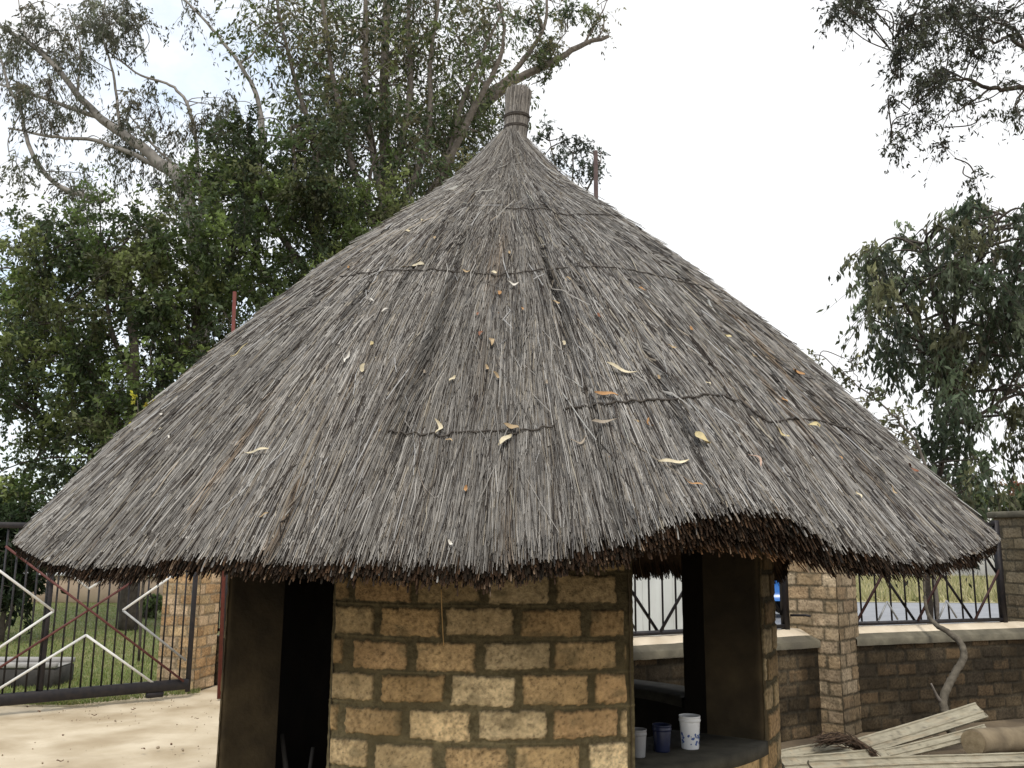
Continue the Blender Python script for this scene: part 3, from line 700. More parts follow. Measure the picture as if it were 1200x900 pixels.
def wall_run(A, B, H, thick, seed, label, sec=None, stn=None, cope=True):
    A = np.array([A[0], A[1], 0.]); B = np.array([B[0], B[1], 0.]); u = (B-A); L = np.linalg.norm(u); u /= L; n = np.array([u[1], -u[0], 0])
    t = thing('brick_wall', (A+B)/2, label, 'wall')
    build('brickwork', bricks(plane(A, u, n), 0, L, 0, H, step=.010, pv=.118, bh=.095, pu=.245, bw=.226, seed=seed, pal=PALD, mortar=(.048, .039, .026), depth=.005, stain_shade=stn, ridge=False, mort_noise=1.2), M['brick'], t, smooth=True)
    build('wall_back', box((A+B)/2-n*(thick/2+.004)+UP*H/2, u*L/2, n*(thick/2), UP*(H/2-.002)), M['coping'], t)
    if cope:
        # coping: upright grey face, weathered cream top sloping up to the fence
        sec = [(.035, H), (.035, H+.055), (.025, H+.062), (-.055, H+.100), (-thick*.6, H+.15), (-thick*.6-.08, H+.15), (-thick-.04, H)]
        nn = 60; P = np.array([[A+u*(L*i/(nn-1))+n*p[0]+UP*(p[1]+.006*(vnoise(i*.6, k*1.3, seed)-.5)) for i in range(nn)] for k, p in enumerate(sec+sec[:1])])
        V, Fc = grid(P[:4]); build('coping_face', (V, Fc), M['coping'], t, smooth=False)
        V, Fc = grid(P[3:]); build('coping_top', (V, Fc), M['cream'], t)
    return t, u, n
HW = .765
pe = Cp+dl*.20; A0 = hit(775, 771, HW); A0[2] = 0
u1 = (pe-A0); u1[2] = 0; u1 /= np.linalg.norm(u1)
wl, ul, nl = wall_run(A0-u1*.78, pe+u1*.0, HW, .24, 71, 'dark stained low brick wall with cement coping running behind the hut to the pillar', stn=lambda u, v: .55+.7*sstep(.5, .8, fbm(u*2.2, v*3, 91)))
pr = Cp+dr*.40
B1 = hit(1184, 749, HW); B1[2] = 0
u2 = B1-pr; u2[2] = 0; u2 /= np.linalg.norm(u2)
wr, ur, nr_ = wall_run(pr-u2*.02, B1+u2*3.2, HW, .24, 72, 'dark low brick wall right of the pillar behind the heap of old boards', stn=lambda u, v: .6+.7*sstep(.45, .75, fbm(u*1.8, v*3, 92)))
P2 = B1+u2*.40-nr_*(-.06); n2 = np.array([-u2[1], u2[0], 0])
pillar(P2, u2, n2, .46, 1.98, ((.16, .13, .085), (.20, .16, .105), (.14, .11, .072), (.22, .18, .12)), 80, 'brown brick pillar with grey cap at the right edge of the photo', stn=lowstain, mort=(.10, .085, .06), group='brick pillars of the right wall')

def fence_panel(A, B, z0, z1, nb, seed_phase, label, side, vperiod=.77, brace='maroon_metal', chev='silver_metal'):
    A = np.array([A[0], A[1], 0.]); B = np.array([B[0], B[1], 0.]); L = np.linalg.norm(B-A); u = (B-A)/L; n = np.array([u[1], -u[0], 0])
    t = thing('metal_fence', (A+B)/2+UP*z0, label, 'fence')
    for z in (z0+.02, z1-.02): build('rail', bar(A+UP*z, B+UP*z, .035, .04, UP), M['black_metal'], t)
    for e in (0, L): build('post', bar(A+u*e+UP*(z0-.02), A+u*e+UP*(z1+.02), .06, .05, u), M['black_metal'], t)
    for i in range(1, nb):
        x = L*i/nb; build('bar', tube([A+u*x+UP*(z0+.04), A+u*x+UP*(z1-.03)], .009, 6), M['black_metal'], t)
    x = seed_phase-vperiod*2
    k = 0
    while x < L:
        for (xa, xb, mm, off) in ((x, x+vperiod, brace, .018), (x+vperiod, x, 'black_metal', -.018)):
            a, b = (xa, z0+.03), (xb, z1-.03); lo, hi = 0., 1.
            dx = b[0]-a[0]
            for lim, sg in ((0.02, 1), (L-.02, -1)):
                tt_ = (lim-a[0])/dx
                if dx*sg > 0: lo = max(lo, tt_)
                else: hi = min(hi, tt_)
            if hi-lo > .08:
                p = A+u*(a[0]+dx*lo)+UP*(a[1]+(b[1]-a[1])*lo)+n*off; q = A+u*(a[0]+dx*hi)+UP*(a[1]+(b[1]-a[1])*hi)+n*off
                build('diagonal_brace', bar(p, q, .022, .014, u), M[mm], t)
        xc = x+vperiod/2
        if .1 < xc < L-.1:
            for sg in (-1, 1):
                build('chevron_bar', bar(A+u*xc+UP*(z0+.22)+n*.03, A+u*(xc+sg*.12)+UP*(z0+.05)+n*.03, .013, .012, u), M[chev], t)
        x += vperiod; k += 1
    return t
zf0, zf1 = HW+.158, 1.93
off = .24*.6+.02
FA = A0-u1*.7-nl*off; FB = pe-nl*off-u1*.22
# right end post of the left fence shows at column 927
fence_panel(FA, FB, zf0, zf1, 16, .05, 'narrow black bar fence between the hut and the tan brick pillar', ul, brace='black_metal', chev='black_metal')
FC = pr-nr_*off+u2*.05; FD = B1-nr_*off+u2*.13
fence_panel(FC, FD, zf0, zf1, 11, .10, 'black bar fence with crossing maroon braces on the wall right of the hut', ur)
fence_panel(B1+u2*.6-nr_*off, B1+u2*3.2-nr_*off, zf0, zf1, 18, .1, 'black bar fence beyond the right edge pillar', ur)
# latch between fence and pillar
lp = at(932, 721, FB[1]); tag(build('fence_latch', tube([at(926, 721, FB[1]-.02), at(944, 721, FB[1]-.08), at(950, 722, FB[1]-.1)], .012, 6), M['black_metal'], loc=lp), 'short black latch bar fixing the narrow fence to the tan brick pillar', 'latch')

# ================================================================== POLES
def pole(px, pytop, Y, r, m, label, cat='pole', base=None):
    t_ = at(px[0], pytop, Y); b = np.array([t_[0] if not px[1] else at(px[1], 812, Y)[0], Y, 0])
    g = tube([b, (b+t_)/2, t_], r, 10)
    return tag(build('metal_pole', g, m, loc=b, smooth=True), label, cat)
pole((275, 257), 342, 10.1, .021, M['red_metal'], 'thin red painted pole rising left of the hut behind the roof')
pole((698, 0), 177, 9.4, .025, M['dark_bark'] if 0 else mat('rusty_steel', (.055, .034, .032), (.09, .06, .055), 20, .7), 'short rusty brown pole top showing above the right roof slope')

# ================================================================== GATE
G0 = hit(0, 831, .05); G1 = hit(219, 804, .11); G0[2] = G1[2] = 0; gd = G1-G0; gL = np.linalg.norm(gd); gu = gd/gL; gn = np.array([gu[1], -gu[0], 0])
def gate_uz(px, py, off=0.):
    r = ray(px, py); o = np.array([0, 0, EYE]); k_ = np.dot(G0-gn*0-o, gn)/np.dot(r, gn); p = o+r*k_; return np.dot(p-G0, gu), p[2]
gate = thing('metal_gate', (G0+G1)/2, 'black barred sliding gate with white chevrons and a maroon cross left of the hut', 'gate')
gl0 = -1.1
def gp(u_, z_, o=0.): return G0+gu*u_+UP*z_+gn*o
ztop = 1.80
gend = gate_uz(221, 790)[0]
build('bottom_rail', bevbox(gp((gl0+gend)/2, .135), gu*((gend-gl0)/2), gn*.035, UP*.055, .008), M['black_metal'], gate)
build('top_rail', bevbox(gp((gl0+gend)/2, ztop), gu*((gend-gl0)/2), gn*.025, UP*.03, .006), M['black_metal'], gate)
build('end_post', bevbox(gp(gend, .95), gu*.024, gn*.02, UP*.90, .006), M['black_metal'], gate)
build('end_post', bevbox(gp(gl0, .95), gu*.035, gn*.03, UP*.90, .006), M['black_metal'], gate)
build('middle_post', bevbox(gp(gate_uz(58, 700)[0], .95), gu*.022, gn*.02, UP*.83, .005), M['black_metal'], gate)
nb = int((gend-gl0)/.098)
for i in range(1, nb):
    u_ = gl0+(gend-gl0)*i/nb; build('bar', tube([gp(u_, .18), gp(u_, ztop-.02)], .0095, 6), M['black_metal'], gate)
def gline(p, q, m, o, w=.022, name='diagonal_brace'):
    a = gate_uz(*p); b = gate_uz(*q); A_ = gp(a[0], min(ztop-.03, max(.17, a[1])), o); B_ = gp(b[0], min(ztop-.03, max(.17, b[1])), o)
    build(name, bar(A_, B_, w, .012, np.cross(B_-A_, gn)), m, gate)
for p, q in (((-45, 636), (62, 716)), ((62, 716), (-30, 778)), ((-20, 826), (100, 744)), ((100, 744), (179, 803)), ((62, 658), (103, 690)), ((103, 690), (160, 655)), ((143, 715), (222, 660)), ((143, 715), (217, 774))):
    gline(p, q, M['white_metal'] if q != (217, 774) else M['silver_metal'], .026, .023, 'white_chevron')
gline((-25, 797), (195, 655), M['cross_metal'], .04, .022); gline((5, 640), (213, 800), M['cross_metal'], .054, .022)
build('wheel_housing', bevbox(gp(gend-.35, .052), gu*.09, gn*.025, UP*.03, .008), M['black_metal'], gate)
# gate pillar
gpc = hit(222, 812); gpc = gpc+np.array([.0, .12, 0]); gpc[2] = 0
a2 = math.radians(10); d1 = np.array([-math.cos(a2), math.sin(a2), 0]); d2 = np.array([math.sin(a2), math.cos(a2), 0])
pillar(gpc, d1, d2, .46, 2.05, ((.44, .30, .165), (.48, .35, .20), (.41, .265, .14), (.50, .37, .24)), 90, 'orange brick pillar at the end of the black sliding gate', mort=(.30, .24, .16), stn=lambda u, v: 1.0+0*u)
# drain pipe on the pillar and low wall behind
pp = gpc+d2*.46+np.array([.06, .05, 0]); tag(build('gate_stop_post', tube([pp, pp+UP*1.9], .022, 8), M['black_metal'], loc=pp), 'dark thin post close beside the orange brick pillar', 'post')
wl2, _, _ = wall_run(gpc+d2*.5+d1*.2, np.array([-.9, 11.6, 0]), .55, .2, 95, 'dark low brick wall between the orange pillar and the hut', stn=lambda u, v: .8+0*u, cope=False)
wa = gpc+d2*.5+d1*.2; fence_panel(wa+np.array([.12, .1, 0]), np.array([-.9, 11.7, 0]), .60, 1.75, 16, .2, 'black bar fence on the low wall behind the hut', None)

# things behind the gate
tr = hit(40, 812); tr = np.array([-5.9, 11.35, 0]);
t = thing('concrete_trough', tr, 'dark concrete trough with grey rim lying behind the left of the gate', 'trough')
pA = hit(52, 812)+np.array([-.05, .30, 0]); pA[2] = 0; ud = np.array([-.92, -.05, 0]); ud /= np.linalg.norm(ud); vd = np.array([-.1, 1, 0]); vd /= np.linalg.norm(vd)
cL, cW, cH = 1.5, .6, .22; c0 = pA+ud*cL/2+vd*cW/2
build('trough_body', bevbox(c0+UP*cH/2, ud*cL/2, vd*cW/2, UP*cH/2, .02), M['trough'], t)
for sgn in (-1, 1):
    build('trough_rim', bevbox(c0+vd*sgn*(cW/2-.04)+UP*(cH+.032), ud*cL/2, vd*.05, UP*.03, .01), M['troughrim'], t)
build('trough_filling', bevbox(c0+UP*(cH+.006), ud*(cL/2-.01), vd*(cW/2-.09), UP*.004, .002), M['troughrim'], t)
lw = np.array([-12.6, 26.5, 0]); t = thing('garden_wall', lw, 'long low pinkish garden wall with pale top beyond the lawn', 'wall')
build('wall_face', bevbox(lw+UP*.38, (6.5, .2, 0), (-.01, .15, 0), UP*.38, .02), M['pink_wall'], t)
build('wall_top', bevbox(lw+UP*.80, (6.6, .2, 0), (-.01, .26, 0), UP*.045, .02), M['white_wall'], t)

# ================================================================== FOLIAGE
def leaves(P, D, L, W, C):
    """P centres, D direction, random roll. diamond leaves folded: 4 verts, 1 quad"""
    n = len(P); R = rng.normal(size=(n, 3)); S = np.cross(D, R); S /= np.linalg.norm(S, axis=1)[:, None]+1e-9
    D = D/(np.linalg.norm(D, axis=1)[:, None]+1e-9)
    L = L[:, None]; W = W[:, None]
    V = np.stack([P-D*L/2, P+S*W/2-D*L*.08, P+D*L/2, P-S*W/2-D*L*.08], 1).reshape(-1, 3)
    return V, np.arange(n*4).reshape(n, 4), np.repeat(C, 4, 0)

def crown(clumps, per, Ll, Wl, pal, twig=True, droop=.25, tn=14, rtw=.006, squash=1., dens_shade=True):
    """clumps: list (centre, radius). Each gets tn twigs, leaves along them"""
    Ps = []; Ds = []; Cs = []; tg = []
    pal = np.array(pal)
    for (c, r) in clumps:
        k = max(3, int(tn*rng.uniform(.7, 1.3))); cm = rng.uniform(.6, 1.6)
        base = pal[rng.integers(len(pal))]
        for _ in range(k):
            d = rng.normal(size=3); d /= np.linalg.norm(d); d[2] = d[2]*squash-droop*.6; L_ = r*rng.uniform(.55, 1.15)
            st = c+rng.normal(size=3)*r*.18; m_ = max(3, int(per/k))
            f = rng.uniform(.15, 1.05, m_)**.8; bend = rng.normal(size=3)*.25*L_
            pts = st+np.outer(f*L_, d)+np.outer(f*f, bend)+np.outer(f*f, [0, 0, -droop*L_])+rng.normal(size=(m_, 3))*r*.07
            Ps.append(pts); dd = d*.6+rng.normal(size=(m_, 3))*.7+np.array([0, 0, -droop*1.5]); Ds.append(dd)
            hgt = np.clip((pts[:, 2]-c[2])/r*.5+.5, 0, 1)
            Cs.append(base*cm*(.50+.85*hgt)[:, None]*rng.uniform(.65, 1.4, (m_, 1)))  # light and shade painted into leaf colour: clump tops paler, undersides darker
            if twig:
                kk = np.linspace(0, 1, 4)[:, None]; tp = st+kk*L_*d+kk*kk*bend+kk*kk*np.array([0, 0, -droop*L_]); tg.append(tube(tp, np.linspace(rtw, rtw*.3, 4), 3, False))
    P = np.concatenate(Ps); n = len(P)
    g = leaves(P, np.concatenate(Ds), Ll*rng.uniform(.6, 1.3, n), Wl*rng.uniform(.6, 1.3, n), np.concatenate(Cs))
    return g, (merge(*tg) if tg else None)

def ell(lst, Y, dY, r, dens=1.):
    """ellipses in picture coordinates at depth Y -> clump centres spread through a volume"""
    out = []
    for e in lst:
        cx, cy, rx, ry, n = e[:5]; yy = e[5] if len(e) > 5 else Y
        for _ in range(int(n*dens)):
            a = rng.uniform(0, 2*PI); q = math.sqrt(rng.random()); z = rng.uniform(-dY, dY)
            out.append((at(cx+rx*q*math.cos(a), cy+ry*q*math.sin(a), yy+z), r*rng.uniform(.6, 1.25)))
    return out

def limbs(polys, wob=.05, n=6):
    """polys: list of (pts, r0, r1)"""
    gs = []
    for pts, r0, r1 in polys:
        q = spline(pts, 6); q = q+np.stack([wob*(vnoise(np.arange(len(q))*.8, q[:, 0]*0+i, 5+i)-.5) for i in range(3)], 1)
        gs.append(tube(q, np.linspace(r0, r1, len(q)), n, True))
    return merge(*gs)

def connectors(clumps, polys, r0=.02, r1=.006):
    pts = np.concatenate([spline(p[0], 5) for p in polys]); gs = []
    for c, r in clumps:
        cand = pts[np.argsort(np.linalg.norm(pts-c-np.array([0, 0, 0]), axis=1)+np.maximum(0, pts[:, 2]-c[2])*.8)[:3]]; p = cand[rng.integers(len(cand))]
        m_ = (p+c)/2+rng.normal(size=3)*.12*np.linalg.norm(c-p)+np.array([0, 0, .06*np.linalg.norm(c-p)])
        gs.append(tube(spline([p, m_, c], 4), np.linspace(r0, r1, 9), 4, False))
    return merge(*gs)

def tree(name, base, label, cat, polys, clumps, per, Ll, Wl, pal, bark, droop=.25, tn=14, group=None, rtw=.006, con=.025, trans=None, leafname='foliage'):
    base = np.array(base, float); t = thing(name, base, label, cat, group)
    g, tw = crown(clumps, per, Ll, Wl, pal, True, droop, tn, rtw)
    build('trunk', limbs(polys[:1], n=10), bark, t, smooth=True)
    if len(polys) > 1: build('limbs', limbs(polys[1:], n=7), bark, t, smooth=True)
    build('twigs', merge(tw, connectors(clumps, polys, con, .006)), bark, t)
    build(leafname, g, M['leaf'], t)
    return t, clumps

def pl(pxs, Y, dY=0.): return [at(a, b, Y+dY*i/len(pxs)) for i, (a, b) in enumerate(pxs)]
def gr(px, Y): r = ray(px, 645); return np.array([r[0]/r[1]*Y, Y, 0])

GD = ((.084, .122, .034), (.115, .156, .044), (.055, .082, .030), (.150, .180, .062), (.104, .116, .048), (.046, .068, .028))
GO = ((.094, .126, .046), (.132, .158, .060), (.064, .092, .040), (.150, .140, .064))
# T1 dense tree left
Y1 = 18.0; b1 = gr(157, Y1)
p1 = [([b1, at(156, 640, Y1), at(150, 540, Y1), at(158, 440, Y1), at(150, 330, Y1)], .19, .07),
      ([at(152, 520, Y1), at(110, 440, Y1-.5), at(70, 380, Y1-1), at(50, 320, Y1-1)], .10, .02), ([at(155, 500, Y1), at(210, 420, Y1), at(240, 350, Y1), at(270, 300, Y1)], .10, .02),
      ([at(152, 560, Y1), at(90, 520, Y1+.5), at(30, 480, Y1+1)], .09, .02), ([at(156, 450, Y1), at(130, 380, Y1), at(120, 300, Y1)], .07, .02), ([at(152, 580, Y1), at(200, 560, Y1), at(240, 500, Y1)], .07, .02)]
c1 = ell([(60,290,60,45,15),(150,270,75,45,20),(95,360,105,60,34),(215,330,75,60,26),(50,440,75,55,24),(150,440,95,60,32),(245,400,55,50,12),(95,520,70,40,18),(15,560,40,40,10),(285,300,45,50,14),(130,490,60,30,10),(30,380,40,50,10),(180,545,40,30,7)], Y1, 2.4, .68)
T1, _ = tree('leafy_tree', b1, 'dense dark green tree filling the left side behind the gate', 'tree', p1, c1, 300, .120, .056, GD, M['dark_bark'], droop=.2, tn=13)
yc = [(at(160, 468, 13), .14), (at(182, 470, 13), .14), (at(152, 500, 13), .12), (at(188, 482, 13), .1)]
g, tw = crown(yc, 26, .07, .04, ((.42, .34, .03), (.34, .32, .04)), True, .2, 5, .004)
ysh = thing('yellow_shrub', gr(172, 13), 'thin shrub with bright yellow leaf tips just above the left roof edge', 'shrub')
build('stems', merge(tw, limbs([([gr(172, 13), at(172, 600, 13), at(160, 470, 13)], .02, .006), ([gr(172, 13), at(176, 600, 13), at(186, 475, 13)], .02, .006), ([at(173, 600, 13), at(160, 550, 13), at(152, 500, 13)], .012, .005)], n=5)), M['dark_bark'], ysh); build('foliage', g, M['leaf'], ysh)
# T2 mid dark tree
Y2 = 19.5; b2 = gr(372, Y2)
p2 = [([b2, at(370, 560, Y2), at(368, 400, Y2), at(374, 300, Y2), at(370, 180, Y2)], .26, .07), ([at(368, 330, Y2), at(320, 260, Y2), at(290, 190, Y2)], .09, .02), ([at(371, 300, Y2), at(420, 250, Y2), at(440, 180, Y2)], .09, .02),
      ([at(372, 290, Y2), at(350, 220, Y2), at(340, 150, Y2)], .08, .02), ([at(368, 380, Y2), at(310, 320, Y2), at(250, 260, Y2)], .08, .02), ([at(370, 390, Y2), at(425, 340, Y2), at(450, 300, Y2)], .07, .02)]
c2 = ell([(255,215,50,45,14),(320,190,75,60,30),(395,190,65,65,30),(350,270,85,45,26),(285,255,60,50,18),(420,265,50,50,14),(400,320,45,30,6),(330,335,40,40,10)], Y2, 2.4, .68)
tree('leafy_tree', b2, 'dark green tree behind the left roof slope with leaves hiding its trunk', 'tree', p2, c2, 280, .120, .055, GD, M['dark_bark'], droop=.25, tn=13)
# T3 tall olive tree with vertical limbs
Y3 = 22.0; b3 = gr(455, Y3)
p3 = [([b3, at(455, 560, Y3), at(450, 400, Y3), at(452, 240, Y3), at(450, 100, Y3), at(455, -90, Y3)], .30, .08)]
for q in ([(452, 330), (400, 230), (350, 110), (318, -30)], [(452, 300), (410, 180), (385, 60), (372, -60)], [(452, 260), (430, 120), (428, 0), (420, -80)], [(455, 280), (500, 170), (505, 60), (525, -60)],
          [(455, 300), (515, 210), (545, 110), (590, 10)], [(452, 240), (480, 120), (478, 20), (490, -70)], [(520, 200), (560, 120), (585, 70), (592, 30)]):
    p3.append((pl(q, Y3-1.2, rng.uniform(-1.0, 1.0)), .11, .03))
c3 = ell([(345,50,50,60,14),(420,20,65,50,20),(430,100,55,60,18),(500,40,50,60,19),(560,30,28,50,10),(490,140,65,60,22),(530,170,48,50,16),(555,110,22,40,5),(475,220,50,40,14),(540,230,30,25,6),(440,-30,120,30,16),(300,20,25,40,4),(370,120,50,40,12),(585,15,15,25,3),(575,150,30,30,5)], Y3, 2.4, 1.15)
tree('tall_tree', b3, 'tall olive green tree with many upright limbs behind the roof top', 'tree', p3, c3, 150, .17, .060, GO, M['bark'], droop=.45, tn=13, con=.03)
# T3b leaning limbs right of the finial
Y3b = 24.0; b3b = gr(500, Y3b)
p3b = [([b3b, at(498, 520, Y3b), at(502, 330, Y3b), at(520, 200, Y3b), at(542, 146, Y3b), at(590, 104, Y3b), at(612, 90, Y3b), at(652, 70, Y3b), at(685, 51, Y3b), at(714, 43, Y3b)], .26, .05)]
for q, r in (([(540, 150), (575, 108), (593, 94), (615, 68), (637, 33), (641, -10)], .12), ([(530, 165), (560, 130), (600, 88), (625, 60)], .08), ([(637, 35), (630, 15), (619, -5)], .05), ([(652, 70), (640, 90), (622, 100)], .035), ([(685, 51), (700, 25), (712, 0)], .04),
             ([(545, 150), (560, 100), (575, 60)], .05), ([(700, 47), (708, 30), (704, 5)], .03), ([(640, 78), (655, 50), (668, 30)], .03)): p3b.append((pl(q, Y3b), r, r*.3))
c3b = ell([(640,78,16,16,9),(632,40,22,28,8),(660,55,25,16,7),(690,25,26,20,8),(615,15,20,20,5),(655,10,25,15,6),(570,100,18,40,5),(560,195,18,20,5),(590,160,16,16,3)], Y3b, .8, .42)
tree('leaning_tree', b3b, 'tree with pale bare limbs leaning right just above the roof finial', 'tree', p3b, c3b, 90, .13, .045, GO, M['bark'], droop=.3, tn=9, con=.02)
# T4 eucalyptus upper left
Y4 = 20.5; b4 = gr(248, Y4)
p4 = [([b4, at(240, 560, Y4), at(232, 330, Y4), at(215, 220, Y4), at(185, 190, Y4), at(165, 172, Y4), at(120, 140, Y4), at(90, 110, Y4), at(50, 62, Y4), at(-20, 18, Y4)], .24, .035)]
for q, r in (([(200, 205), (165, 185), (110, 165), (60, 160), (10, 150)], .07), ([(120, 236), (65, 215), (35, 175), (25, 130), (10, 100), (-5, 50)], .07), ([(120, 140), (65, 120), (0, 100)], .07), ([(240, 330), (232, 185), (220, 125), (200, 100), (165, 88), (125, 60)], .055),
             ([(310, 170), (303, 118), (280, 75), (250, 35), (212, -5)], .07), ([(300, 300), (305, 200), (303, 120)], .09), ([(90, 110), (95, 60), (80, 10)], .035), ([(55, 65), (30, 40), (20, -10)], .03), ([(140, 150), (135, 95), (120, 40), (125, -10)], .04),
             ([(230, 215), (180, 170), (140, 120)], .04), ([(25, 130), (10, 170), (20, 210)], .02), ([(280, 75), (300, 60), (320, 20)], .03)): p4.append((pl(q, Y4), r, r*.35))
c4 = ell([(35,40,40,40,13),(105,45,45,40,15),(60,115,50,25,12),(160,130,28,45,9),(115,15,55,25,10),(250,130,25,22,6),(15,90,25,30,5),(40,200,30,15,4),(230,8,15,12,2),(190,200,40,20,8),(140,175,30,20,6),(90,215,30,18,6),(150,30,25,25,3),(200,140,25,25,4)], Y4, 1.2, .50, 1.35)
tree('eucalyptus_tree', b4, 'thin leaved tree with pale curving branches in the upper left corner', 'tree', p4, c4, 125, .13, .038, ((.12, .135, .085), (.15, .16, .105), (.09, .105, .065), (.13, .12, .075)), M['pale_bark'], droop=.7, tn=10, con=.016)
# T5 small tree behind the apex
Y5 = 27.0; b5 = gr(672, Y5)
p5 = [([b5, at(670, 500, Y5), at(668, 300, Y5), at(672, 180, Y5)], .15, .02), ([at(668, 260, Y5), at(700, 200, Y5), at(704, 180, Y5)], .04, .01), ([at(668, 250, Y5), at(650, 190, Y5), at(640, 150, Y5)], .04, .01)]
tree('distant_tree', b5, 'small bluish tree top peeping over the right roof slope beside the rusty pole', 'tree', p5, ell([(668,178,24,20,12),(700,186,12,12,5),(640,160,10,20,4),(690,205,20,15,5),(645,190,15,15,5)], Y5, .5, .38), 70, .13, .05, ((.06, .08, .06), (.08, .10, .08)), M['bark'], tn=9)
# T6 right tree
Y6 = 13.0; b6 = gr(1084, Y6)
p6 = [([b6, at(1088, 640, Y6), at(1100, 560, Y6), at(1108, 500, Y6), at(1116, 400, Y6), at(1120, 300, Y6)], .045, .03), ([at(1112, 450, Y6), at(1075, 380, Y6), at(1040, 330, Y6)], .06, .012), ([at(1110, 470, Y6), at(1160, 400, Y6), at(1190, 320, Y6)], .06, .012),
      ([at(1116, 400, Y6), at(1090, 320, Y6), at(1085, 265, Y6)], .05, .01), ([at(1112, 500, Y6), at(1160, 480, Y6), at(1190, 450, Y6)], .04, .01), ([at(1118, 360, Y6), at(1150, 300, Y6), at(1170, 250, Y6)], .05, .01)]
c6 = ell([(1085,300,50,35,14),(1145,290,55,40,17),(1055,345,38,38,13),(1125,365,75,45,28),(1190,340,40,60,15),(1185,250,30,16,5),(1105,258,35,14,6),(1095,415,55,35,17),(1108,465,40,35,12),(1095,520,32,35,10),(1125,555,40,30,12),(1188,465,18,50,7),(1140,435,35,25,5),(1035,310,20,20,4),(1050,400,22,25,5),(1130,600,25,20,6)], Y6, 1.5, .42, .80)
c6 += ell([(1200,300,50,60,12),(1230,380,40,60,10),(1210,440,30,60,8),(1240,300,50,60,8),(1150,245,40,14,6),(1020,300,12,10,3),(1015,370,10,20,3)], Y6, 1.3, .34, .8)
GR6 = ((.085, .115, .064), (.112, .145, .080), (.062, .088, .050), (.135, .165, .095), (.16, .165, .085))
tree('leafy_tree', b6, 'drooping dark green tree standing beyond the fence right of the hut', 'tree', p6, c6, 125, .135, .044, GR6, M['dark_bark'], droop=.8, tn=9)
# T7 overhanging branches top right
Y7 = 7.5; b7 = np.array([6.9, 6.2, 0])
p7 = [([b7, (6.8, 6.4, 2.0), (6.5, 6.8, 4.2), at(1330, -40, 7.3), at(1380, -160, 7.3)], .17, .07), (pl([(1335, 10), (1260, 130), (1200, 105), (1162, 104), (1130, 92), (1105, 95)], Y7), .035, .008), (pl([(1160, 105), (1140, 120), (1110, 135), (1088, 148)], Y7), .010, .004),
      (pl([(1330, -10), (1240, 70), (1200, 58), (1183, 42), (1170, 48), (1138, 44)], Y7), .03, .008), (pl([(1330, -60), (1200, -60), (1080, -40), (990, -10)], Y7), .04, .008), (pl([(1240, 80), (1205, 62), (1188, 36), (1150, 20), (1110, 15)], Y7), .02, .006), (pl([(1200, 105), (1190, 130)], Y7), .01, .005), (pl([(1100, -40), (1060, 20), (1045, 60), (1055, 100)], Y7), .008, .003),
      (pl([(1090, 148), (1060, 165), (1040, 170)], Y7), .004, .002), (pl([(1110, 95), (1075, 120), (1055, 140), (1040, 175)], Y7), .005, .002), (pl([(1110, 135), (1105, 170), (1130, 195)], Y7), .004, .002)]
c7 = ell([(990,6,20,10,7),(975,12,8,6,2),(1020,3,18,8,6),(1012,22,10,8,1),(1085,18,35,22,17),(1140,15,35,25,17),(1065,45,14,14,5),(1055,75,10,14,4),(1105,45,40,12,7),(1085,100,28,12,8),(1110,82,18,8,5),(1140,100,15,10,2),(1045,110,6,12,2),(1080,130,16,10,3),(1048,150,8,10,2),(1044,175,7,10,2),(1098,170,12,12,2),(1138,205,10,6,2),(1195,130,8,10,3),(1120,120,25,8,2),(1160,60,25,15,4),(1195,20,15,25,5),(1190,95,12,8,2),(1250,60,40,60,10),(1160,140,12,10,1)], Y7, .5, .19, 1.4)
tree('overhanging_tree', b7, 'tree outside the frame whose feathery twigs hang into the upper right corner', 'tree', p7, c7, 64, .056, .016, ((.05, .058, .035), (.07, .078, .045), (.035, .04, .028)), M['dark_bark'], droop=.5, tn=8, rtw=.0022, con=.006)
# creeper shrub right slope
Y8 = 9.6; b8 = gr(1090, Y8)
p8 = [([b8, at(1092, 600, Y8), at(1075, 525, Y8), at(1045, 485, Y8), at(1010, 455, Y8), at(975, 430, Y8)], .022, .004), (pl([(1060, 505), (1050, 480), (1060, 450)], Y8), .008, .003), (pl([(1030, 470), (1000, 470), (980, 460)], Y8), .006, .002), (pl([(1010, 455), (1000, 430), (990, 420)], Y8), .005, .002), (pl([(1075, 525), (1040, 500), (1020, 495)], Y8), .006, .002)]
c8 = ell([(1055,490,16,20,8),(1020,465,20,14,7),(985,438,16,12,6),(1065,520,12,14,6),(1000,425,14,10,3),(960,420,10,8,2),(1040,500,15,8,4)], Y8, .25, .13)
tree('climbing_shrub', b8, 'sparse shrub with small yellow green leaves along the right roof slope', 'shrub', p8, c8, 16, .055, .03, ((.15, .16, .07), (.10, .12, .05), (.2, .19, .09)), M['bark'], tn=5, rtw=.0025, con=.005)
